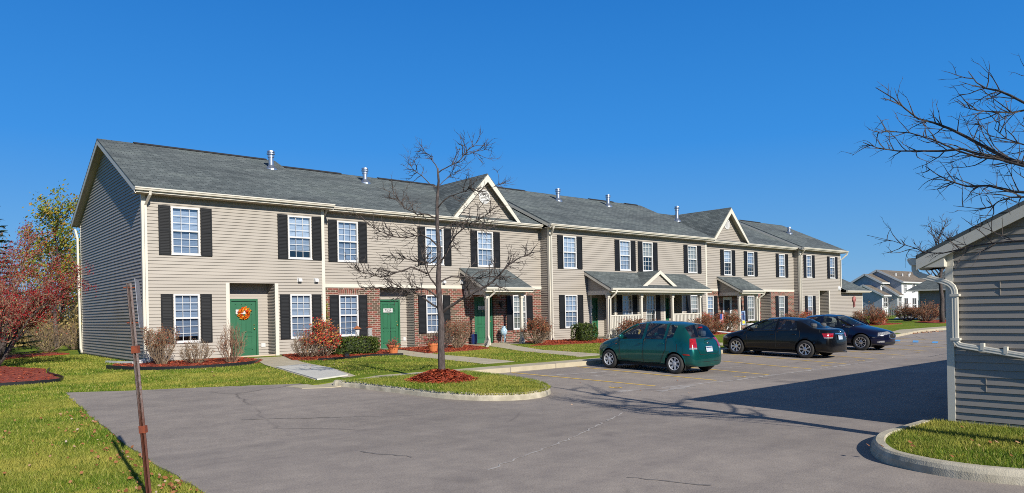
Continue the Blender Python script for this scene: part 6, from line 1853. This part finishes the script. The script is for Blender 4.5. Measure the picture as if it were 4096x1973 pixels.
def make_car(name, label, S, paint, loc, rz, scale, style, feats, group):
    L = S['L']; root = thing(name, label, 'car', loc, rz, group); root.scale = (scale,) * 3
    m2 = car_shell(S, paint); bm = bmesh.new(); bm.from_mesh(m2); bm.normal_update()
    bvh = BVHTree.FromBMesh(bm)
    ax = [L / 2 - s for s in S['axles']]; RA = S['rw'] * 1.17; zc = S['rw']
    for xa in ax:
        for v in bm.verts:
            if abs(v.co.y) > .42 and v.co.z < .9:
                d = Vector((v.co.x - xa, v.co.z - zc)); l = d.length
                if abs(l - RA) < .032 and l > 0:
                    d *= RA / l; v.co.x = xa + d.x; v.co.z = zc + d.y
    dead = [f for f in bm.faces if abs(f.calc_center_median().y) > .42 and f.calc_center_median().z < .9 and any((f.calc_center_median().x - xa) ** 2 + (f.calc_center_median().z - zc) ** 2 < (RA - .004) ** 2 for xa in ax)]
    bmesh.ops.delete(bm, geom=dead, context='FACES')
    # glass pieces become parts of their own
    gl = [f for f in bm.faces if f.material_index == 1]; seen = set(); comps = []
    for f in gl:
        if f in seen: continue
        st, comp = [f], []; seen.add(f)
        while st:
            q = st.pop(); comp.append(q)
            for e in q.edges:
                for k in e.link_faces:
                    if k.material_index == 1 and k not in seen: seen.add(k); st.append(k)
        comps.append(comp)
    for comp in comps:
        b = MB(); idx = {}
        for f in comp:
            for v in f.verts:
                if v not in idx: idx[v] = len(b.v); b.v.append(tuple(v.co))
            b.f.append(tuple(idx[v] for v in f.verts)); b.m.append(0)
        c = sum((f.calc_center_median() for f in comp), Vector()) / len(comp)
        nm = 'side_window' if abs(c.y) > .3 else ('windshield' if c.x > 0 else 'rear_window')
        b.build(nm, mt['carglass'], root, smooth=True)
    bmesh.ops.delete(bm, geom=gl, context='FACES')
    me = bpy.data.meshes.new('body'); bm.to_mesh(me); bm.free(); me.materials.append(paint)
    bo = bpy.data.objects.new('body', me); C.objects.link(bo); bo.parent = root
    # --- things laid on the skin
    def proj(u, z, ang, off):
        d = Vector((math.cos(ang), math.sin(ang), 0)); ua = Vector((-math.sin(ang), math.cos(ang), 0))
        h = bvh.ray_cast(ua * u + UP * z - d * 6, d)
        if h[0] is None: return None
        return h[0] - d * off
    def patch(nm, poly, ang, mat, off=.006, parent=root, step=.035):
        b2 = bmesh.new(); b2.faces.new([b2.verts.new((u, z, 0)) for u, z in poly])
        for ax_i in (0, 1):
            lo, hi = min(p[ax_i] for p in poly), max(p[ax_i] for p in poly); t = lo + step
            while t < hi:
                co = [0, 0, 0]; no = [0, 0, 0]; co[ax_i] = t; no[ax_i] = 1
                bmesh.ops.bisect_plane(b2, geom=b2.verts[:] + b2.edges[:] + b2.faces[:], plane_co=co, plane_no=no); t += step
        b = MB(); ok = {}
        for v in b2.verts:
            p = proj(v.co.x, v.co.y, ang, off)
            if p is not None: ok[v] = len(b.v); b.v.append(tuple(p))
        for f in b2.faces:
            if all(v in ok for v in f.verts): b.f.append(tuple(ok[v] for v in f.verts)); b.m.append(0)
        b2.free()
        return b.build(nm, mat, parent, smooth=True)
    def strip(b, pts, ang, w, off=.003):
        q = []
        for (u0, z0), (u1, z1) in zip(pts, pts[1:]):
            n = max(2, int(math.dist((u0, z0), (u1, z1)) / .04))
            q += [(u0 + (u1 - u0) * k / n, z0 + (z1 - z0) * k / n) for k in range(n)]
        q.append(pts[-1]); P = [proj(u, z, ang, off) for u, z in q]; P = [p for p in P if p is not None]
        if len(P) > 1: b.tube(P, w / 2, 4, cap=False)
    LEFT, RIGHT, BACK, FRONT = -math.pi / 2, math.pi / 2, 0, math.pi
    for ang, sg in ((LEFT, 1), (RIGHT, -1)):
        X = lambda s: (L / 2 - s) * sg
        b = MB()
        for path in feats['seams']: strip(b, [(X(s), z) for s, z in path], ang, .014)
        b.build('door_seam', mt['gap'], bo)
        b = MB()
        for path in feats['belt']: strip(b, [(X(s), z) for s, z in path], ang, .02, .004)
        b.build('window_trim', mt['trimblack'], bo)
        for s, z in feats['handles']:
            p = proj(X(s), z, ang, 0)
            if p is not None:
                h = MB(); yo = sg * .022; h.tube([p, p + Vector((-.02 * 1, yo, .004)), p + Vector((-.14, yo, .006)), p + Vector((-.16, 0, .004))], .011, 6); h.build('door_handle', paint, root, smooth=True)
        s, z = feats['mirror']; p = proj(X(s), z, ang, 0)
        if p is not None:
            h = MB(); h.lathe([(0, .09), (.05, .085), (.085, .04), (.09, -.01), (.085, -.02), (0, -.02)], (0, 0, 0), 12, 'x'); h.v = [(x + p.x, y * 1.15 + p.y + sg * .1, z * .8 + p.z + .03) for x, y, z in h.v]
            h.beam((p.x + .02, p.y - sg * .03, p.z), (p.x + .02, p.y + sg * .08, p.z + .01), .06, .03); h.build('wing_mirror', paint, root, smooth=True)
        # pillars over the glass edge
        b = MB()
        a_ = S['cols'][S['wind'][0]]; c_ = S['cols'][S['wind'][1]]
        P0 = Vector((L / 2 - a_[3][0], a_[3][2] * sg, a_[3][1] - .01)); P1 = Vector((L / 2 - c_[3][0], c_[3][2] * sg, c_[3][1] - .015))
        b.tube([P0.lerp(P1, k / 6) + UP * (.0 + .035 * math.sin(math.pi * k / 6)) + Vector((0, sg * .008, 0)) for k in range(7)], .032, 6); b.build('pillar', paint, bo, smooth=True)
    # wheels
    for xa in ax:
        for sg in (1, -1):
            w = thing('wheel', None, None, (xa, sg * S['wy'], zc)); del_keys = [k for k in w.keys()]
            w.parent = root; w.rotation_euler = (0, 0, 0 if sg == 1 else math.pi)
            rw = S['rw']; t = MB()
            t.lathe([(rw * .66, -.1), (rw * .8, -.105), (rw * .95, -.09), (rw, -.07), (rw, .055), (rw * .965, .083), (rw * .85, .098), (rw * .72, .095), (rw * .66, .085)], n=32, axis='y')
            t.build('tyre', mt['tyre'], w, smooth=True)
            m = MB(); rr = rw * .66
            m.lathe([(rr, .088), (rr * .97, .094), (rr * .9, .085), (rr * .88, .03), (rr * .88, -.08)], n=32, axis='y')
            ns, wd = style['spokes'], style['width']
            for k in range(ns):
                a = 2 * math.pi * k / ns; ca, sa = math.cos(a), math.sin(a)
                def pt(r, o, y): return (r * ca - o * sa, y, r * sa + o * ca)
                r0, r1 = rr * .2, rr * .93; w0, w1 = rr * wd[0], rr * wd[1]
                vs = [pt(r0, -w0, .07), pt(r0, w0, .07), pt(r1, w1, .082), pt(r1, -w1, .082), pt(r0, -w0, .04), pt(r0, w0, .04), pt(r1, w1, .05), pt(r1, -w1, .05)]
                m.add(vs, [(3, 2, 1, 0), (4, 5, 6, 7), (0, 1, 5, 4), (2, 3, 7, 6), (1, 2, 6, 5), (3, 0, 4, 7)])
            m.lathe([(rr * .34, .05), (rr * .33, .078), (rr * .2, .084), (0, .086)], n=20, axis='y')
            m.build('rim', mt[style['mat']], w)
            d = MB(); d.lathe([(rr * .89, .02), (0, .02)], n=24, axis='y'); d.build('brake_disc', mt['trimblack'], w)
    wl = MB()
    for xa in ax:
        for sg in (1, -1):
            y0, y1 = sg * .45, sg * (S['wy'] + .015)
            for k in range(24):
                a0, a1 = 2 * math.pi * k / 24, 2 * math.pi * (k + 1) / 24
                wl.quad((xa + RA * math.cos(a0), y0, zc + RA * math.sin(a0)), (xa + RA * math.cos(a1), y0, zc + RA * math.sin(a1)), (xa + RA * math.cos(a1), y1, zc + RA * math.sin(a1)), (xa + RA * math.cos(a0), y1, zc + RA * math.sin(a0)))
            wl.lathe([(RA, y0), (0, y0)], (xa, 0, zc), 24, 'y')
    wl.v = [(x, y, max(z, .13)) for x, y, z in wl.v]
    wl.build('wheel_arch_liner', mt['gap'], root)
    u = MB(); u.box(ax[1] + .3, ax[0] - .3, -.68, .68, .16, .24); u.box(-L / 2 + .3, L / 2 - .3, -.5, .5, .19, .3); u.build('underbody', mt['gap'], root)
    # cabin
    c = MB(); hx = L / 2 - S['cols'][5][3][0]
    for sg in (1, -1):
        c.lathe([(0, -.1), (.2, -.1), (.22, .1), (.18, .45), (.1, .52), (0, .53)], (hx - .62, sg * .36, .55), 10)
        c.lathe([(0, -.09), (.1, -.08), (.125, 0), (.1, .09), (0, .1)], (hx - .68, sg * .36, 1.19), 10)
        c.lathe([(0, -.08), (.1, -.07), (.12, 0), (.1, .08), (0, .09)], (hx - 1.62, sg * .36, 1.13), 10)
    c.box(hx - 1.72, hx - 1.5, -.62, .62, .4, 1.02); c.box(hx - 1.6, hx - 1.1, -.62, .62, .3, .55)
    c.box(hx + .1, hx + .62, -.68, .68, .6, .93); c.box(hx - 1.9, hx + .4, -.7, .7, .24, .3)
    if feats.get('shelf'): c.box(-L / 2 + .75, hx - 1.72, -.6, .6, .9, .94)
    c.build('cabin_interior', mt['cabin'], root)
    sw = MB(); sw.tube([(hx - .02 + .06 * math.sin(a), .36 + .18 * math.cos(a), .98 + .17 * math.sin(a)) for a in [k * .3 for k in range(22)]], .014, 5); sw.build('steering_wheel', mt['trimblack'], root)
    for q in feats['patches']: patch(*q)
    for f in feats.get('extra', ()): f(root, bo, proj, patch)
    return root

def plate_on(u, z, ang, w=.31, h=.155):
    def f(root, bo, proj, patch):
        p = proj(u, z, ang, .02); d = Vector((math.cos(ang), math.sin(ang), 0)); ua = Vector((-math.sin(ang), math.cos(ang), 0))
        tilt = (proj(u, z + .06, ang, 0) - proj(u, z - .06, ang, 0)).normalized()
        b = MB(); nrm = ua.cross(tilt)
        def q(a, c, o): return p + ua * a + tilt * c - d * o
        b.quad(q(-w / 2, -h / 2, .0), q(w / 2, -h / 2, .0), q(w / 2, h / 2, .0), q(-w / 2, h / 2, .0), 0)
        b.quad(q(-w / 2 + .02, h / 2 - .045, .003), q(w / 2 - .02, h / 2 - .045, .003), q(w / 2 - .02, h / 2 - .015, .003), q(-w / 2 + .02, h / 2 - .015, .003), 1)
        for k in range(6):
            x = -w * .36 + k * w * .125 + (.015 if k > 2 else 0); b.quad(q(x, -.045, .003), q(x + w * .085, -.045, .003), q(x + w * .085, .02, .003), q(x, .02, .003), 2)
        for a0, a1, c0, c1 in ((-w / 2 - .008, w / 2 + .008, h / 2, h / 2 + .01), (-w / 2 - .008, w / 2 + .008, -h / 2 - .01, -h / 2), (-w / 2 - .01, -w / 2, -h / 2, h / 2), (w / 2, w / 2 + .01, -h / 2, h / 2)):
            b.quad(q(a0, c0, .004), q(a1, c0, .004), q(a1, c1, .004), q(a0, c1, .004), 3)
        b.build('licence_plate', [mt['plate'], M('plate_band', (.01, .03, .12)), M('plate_digits', (.3, .45, .7)), mt['chrome']], root)
    return f
def badge(u, z, ang, r, mat='chrome', flat=.6, bow=True):
    def f(root, bo, proj, patch):
        p = proj(u, z, ang, .012); d = Vector((math.cos(ang), math.sin(ang), 0)); ua = Vector((-math.sin(ang), math.cos(ang), 0)); b = MB()
        b.tube([p + ua * r * math.cos(a) + UP * r * flat * math.sin(a) for a in [k * .3927 for k in range(17)]], r * .14, 5)
        if bow: b.beam(p - ua * r * .8, p + ua * r * .8, .01, r * .3)
        b.build('badge', mt[mat], root, smooth=True)
    return f

a45 = R(-48)
def taillight(L, x, y, du, z, h, wtop, wbot, red=.62):
    """(patches) red lens over a clear lower part at the corner x,y seen at 45 degrees, both sides"""
    out = []
    for ang, sg in ((a45, 1), (-a45, -1)):
        u0 = sg * (-math.sin(a45) * x + math.cos(a45) * y)
        P = [(-wbot, z), (wbot * .9, z), (wtop, z + h), (-wtop, z + h)]
        m = lambda t: [(-wbot + (wbot - wtop) * t, z + h * t), (wbot * .9 + (wtop - wbot * .9) * t, z + h * t)]
        a, b = m(1 - red)
        lo = [(-wbot, z), (wbot * .9, z), b, a]; hi = [a, b, (wtop, z + h), (-wtop, z + h)]
        for nm, q, mm in (('taillight', hi, 'tail'), ('reversing_light', lo, 'lens')):
            out.append((nm, [(u0 + sg * u, zz) for u, zz in q][::sg], ang, mt[mm], .008))
    return out
LH = 3.88
hatch_feats = dict(
    seams=[[(1.22, .30), (1.18, .6), (1.14, .93)], [(2.10, .28), (2.10, .95)], [(1.24, .29), (2.10, .27)], [(2.12, .27), (2.72, .29), (2.82, .5), (2.93, .72), (2.92, .98)], [(3.30, .86), (3.32, .64)]],
    belt=[[(1.16, .955), (2.05, .975)], [(2.12, .975), (2.9, .995)]], handles=[(1.90, .83), (2.72, .85)], mirror=(1.30, .985), patches=
    taillight(LH, -1.86, .70, 0, .72, .30, .09, .12, .84) + [
        ('headlight', [(u, z) for u, z in ((.72 * 1.0, .62), (1.25, .68), (1.2, .77), (.9, .74))], R(-128), mt['lens'], .006),
        ('headlight', [(-u, z) for u, z in ((.72, .62), (.9, .74), (1.2, .77), (1.25, .68))], R(128), mt['lens'], .006),
        ('turn_signal', [(LH / 2 - .13, .55), (LH / 2 - .30, .55), (LH / 2 - .28, .61), (LH / 2 - .12, .60)], R(-90), mt['amber'], .006),
        ('side_marker', [(LH / 2 - 1.0, .775), (LH / 2 - 1.06, .775), (LH / 2 - 1.06, .80), (LH / 2 - 1.0, .80)], R(-90), mt['amber'], .006),
        ('reflector', [(LH / 2 - 3.72, .545), (LH / 2 - 3.5, .555), (LH / 2 - 3.52, .585), (LH / 2 - 3.7, .58)], R(-90), mt['tail'], .006),
        ('plate_recess', [(-.26, .60), (.26, .60), (.23, .86), (-.23, .86)], 0, mt['greencar_dark'] if 'greencar_dark' in mt else mt['gap'], .003)],
    extra=[plate_on(0, .715, 0), badge(0, .885, 0, .055)])
mt['green_paint'] = M_paint('metallic_green_paint', (.004, .088, .082), .28, .62)
mt['black_paint'] = M_paint('black_car_paint', (.002, .002, .0025), .25, 0, .4)
mt['navy_paint'] = M_paint('navy_car_paint', (.003, .005, .024), .28, .3, .6)
hatch_feats['patches'][-1] = ('hatch_panel', [(-.27, .60), (.27, .60), (.24, .86), (-.24, .86)], 0, mt['green_paint'], .002)
def hatch_seams(root, bo, proj, patch):
    b = MB()
    for path in ([(-.52, .9), (-.5, .70), (-.44, .57), (.44, .57), (.5, .70), (.52, .9)],):
        q = []
        for (u0, z0), (u1, z1) in zip(path, path[1:]):
            q += [(u0 + (u1 - u0) * k / 8, z0 + (z1 - z0) * k / 8) for k in range(8)]
        P = [proj(u, z, 0, .002) for u, z in q]; b.tube([p for p in P if p is not None], .007, 4, cap=False)
    b.build('hatch_seam', mt['gap'], bo)
    w = MB(); p0 = proj(.1, .97, 0, .02); p1 = proj(-.35, 1.0, 0, .02); w.tube([p0, (p0 + p1) / 2 + UP * .02, p1], .011, 4); w.build('wiper', mt['trimblack'], root)
    s = MB(); p = proj(0, 1.33, 0, .01); s.box(p.x - .03, p.x, -.09, .09, p.z - .015, p.z + .015); s.build('brake_light', mt['tail'], root)
    bt = MB(); 
    P = [proj(u, .36, 0, .003) for u in [k * .08 - .56 for k in range(15)]]; bt.tube([p for p in P if p], .006, 4, cap=False); bt.build('bumper_crease', mt['gap'], bo)
hatch_feats['extra'].append(hatch_seams)
cy = lambda a, b: (a + b) / 2
grp = 'cars parked facing the apartments'
def place(S, scale, rear_y, x, heading):
    """root location from the rear (or front) axle position on the lot"""
    L = S['L']
    return None
sc = .905; ra = HATCH['L'] / 2 - HATCH['axles'][1]       # rear axle x, local
y0 = 11.66 - ra * sc
slope = math.atan2(.12, 4.9)
gc = make_car('parked_car', 'small metallic green hatchback parked nearest, tail toward the camera', HATCH, mt['green_paint'], (16.2, y0, G(11.66) + .005), R(90), sc, dict(spokes=7, width=(.12, .17), mat='hub'), hatch_feats, grp)
gc.rotation_euler = (0, -slope * .95, R(90.5)); gc.location.z = G(y0) + .0
LS = 4.49
sedan_feats = dict(
    seams=[[(1.42, .30), (1.36, .6), (1.30, .89)], [(2.50, .28), (2.50, .93)], [(1.44, .29), (2.5, .27)], [(2.52, .27), (3.12, .29), (3.24, .5), (3.40, .74), (3.38, .97)], [(4.05, 1.0), (4.1, .9)]],
    belt=[[(1.36, .915), (2.44, .95)], [(2.54, .95), (3.3, .985)]], handles=[(2.28, .80), (3.12, .82)], mirror=(1.52, .955),
    patches=taillight(LS, -2.14, .70, 0, .72, .17, .21, .17, .78) + [
        ('headlight', [(.85, .60), (1.5, .68), (1.45, .76), (1.0, .70)], R(-128), mt['lens'], .006), ('headlight', [(-.85, .60), (-1.0, .70), (-1.45, .76), (-1.5, .68)], R(128), mt['lens'], .006),
        ('boot_trim', [(-.33, .855), (.33, .855), (.33, .885), (-.33, .885)], 0, mt['chrome'], .012)],
    extra=[plate_on(0, .745, 0), badge(0, .94, 0, .05)], shelf=True)
def exhaust(root, bo, proj, patch):
    b = MB(); b.lathe([(.035, -.1), (.04, .12), (.03, .12), (.0, .05)], (-LS / 2 + .1, -.45, .22), 10, 'x'); b.v = [(x, y, z) for x, y, z in b.v]; b.build('exhaust_pipe', mt['steel'], root)
sedan_feats['extra'].append(exhaust)
sc = .93; ra = LS / 2 - SEDAN['axles'][1]; y0 = 11.85 - ra * sc
bc = make_car('parked_car', 'black sedan parked in the middle, tail lamps toward the camera', SEDAN, mt['black_paint'], (23.42, y0, G(y0)), R(90), sc, dict(spokes=7, width=(.07, .17), mat='alloy'), sedan_feats, grp)
bc.rotation_euler = (0, -slope * .95, R(91.5))
LB = 4.80
saloon_feats = dict(
    seams=[[(1.56, .30), (1.52, .6), (1.47, .9)], [(2.70, .28), (2.70, .94)], [(1.58, .29), (2.7, .27)], [(2.72, .27), (3.3, .29), (3.42, .5), (3.55, .74), (3.53, .97)]],
    belt=[[(1.52, .93), (2.64, .965)], [(2.74, .965), (3.46, .995)]], handles=[(2.48, .82), (3.26, .84)], mirror=(1.70, .975),
    patches=taillight(LB, -2.3, .70, 0, .72, .16, .2, .16, .8) + [
        ('headlight', [(-1.02, .60), (-1.05, .74), (-1.52, .79), (-1.62, .70)], R(132), mt['lens'], .007), ('headlight', [(1.02, .60), (1.62, .70), (1.52, .79), (1.05, .74)], R(-132), mt['lens'], .007),
        ('inner_lamp', [(-.86, .61), (-.86, .72), (-.98, .74), (-.99, .61)], R(140), mt['lens'], .008), ('inner_lamp', [(.86, .61), (.99, .61), (.98, .74), (.86, .72)], R(-140), mt['lens'], .008),
        ('grille', [(.30 * math.cos(a), .60 + .115 * math.sin(a)) for a in [k * .3927 for k in range(16)]], math.pi, mt['gap'], .006),
        ('fog_lamp', [(-.9, .33), (-.92, .40), (-1.2, .42), (-1.2, .35)], R(135), mt['lens'], .007),
        ('bumper_grille', [(-.5, .28), (.5, .28), (.48, .36), (-.48, .36)], math.pi, mt['gap'], .005)],
    extra=[badge(0, .63, math.pi, .06)], shelf=True)
def grille_rim(root, bo, proj, patch):
    b = MB(); P = [proj(.31 * math.cos(a), .60 + .125 * math.sin(a), math.pi, .012) for a in [k * .3927 for k in range(17)]]; b.tube([p for p in P if p], .014, 5); b.build('grille_surround', mt['chrome'], root, smooth=True)
    b = MB()
    for sg, ang in ((-1, R(128)), (1, R(-128))):
        P = [proj(sg * u, .555 + .0 * u, ang, .006) for u in [.55 + k * .1 for k in range(11)]]; b.tube([p for p in P if p], .008, 4, cap=False)
    b.build('bumper_line', mt['chrome'], root)
    b = MB(); b.tube([(-1.25, .3, 1.38), (-1.35, .3, 1.62)], .006, 4); b.build('aerial', mt['trimblack'], root)
saloon_feats['extra'].append(grille_rim)
sc = .915; fa = LB / 2 - SALOON['axles'][0]; y0 = 12.22 + fa * sc
nc = make_car('parked_car', 'dark navy saloon parked farthest, nose and headlights toward the lot', SALOON, mt['navy_paint'], (28.42, y0, G(y0)), R(-90), sc, dict(spokes=10, width=(.05, .1), mat='alloy'), saloon_feats, grp)
nc.rotation_euler = (0, slope * .95, R(-90))
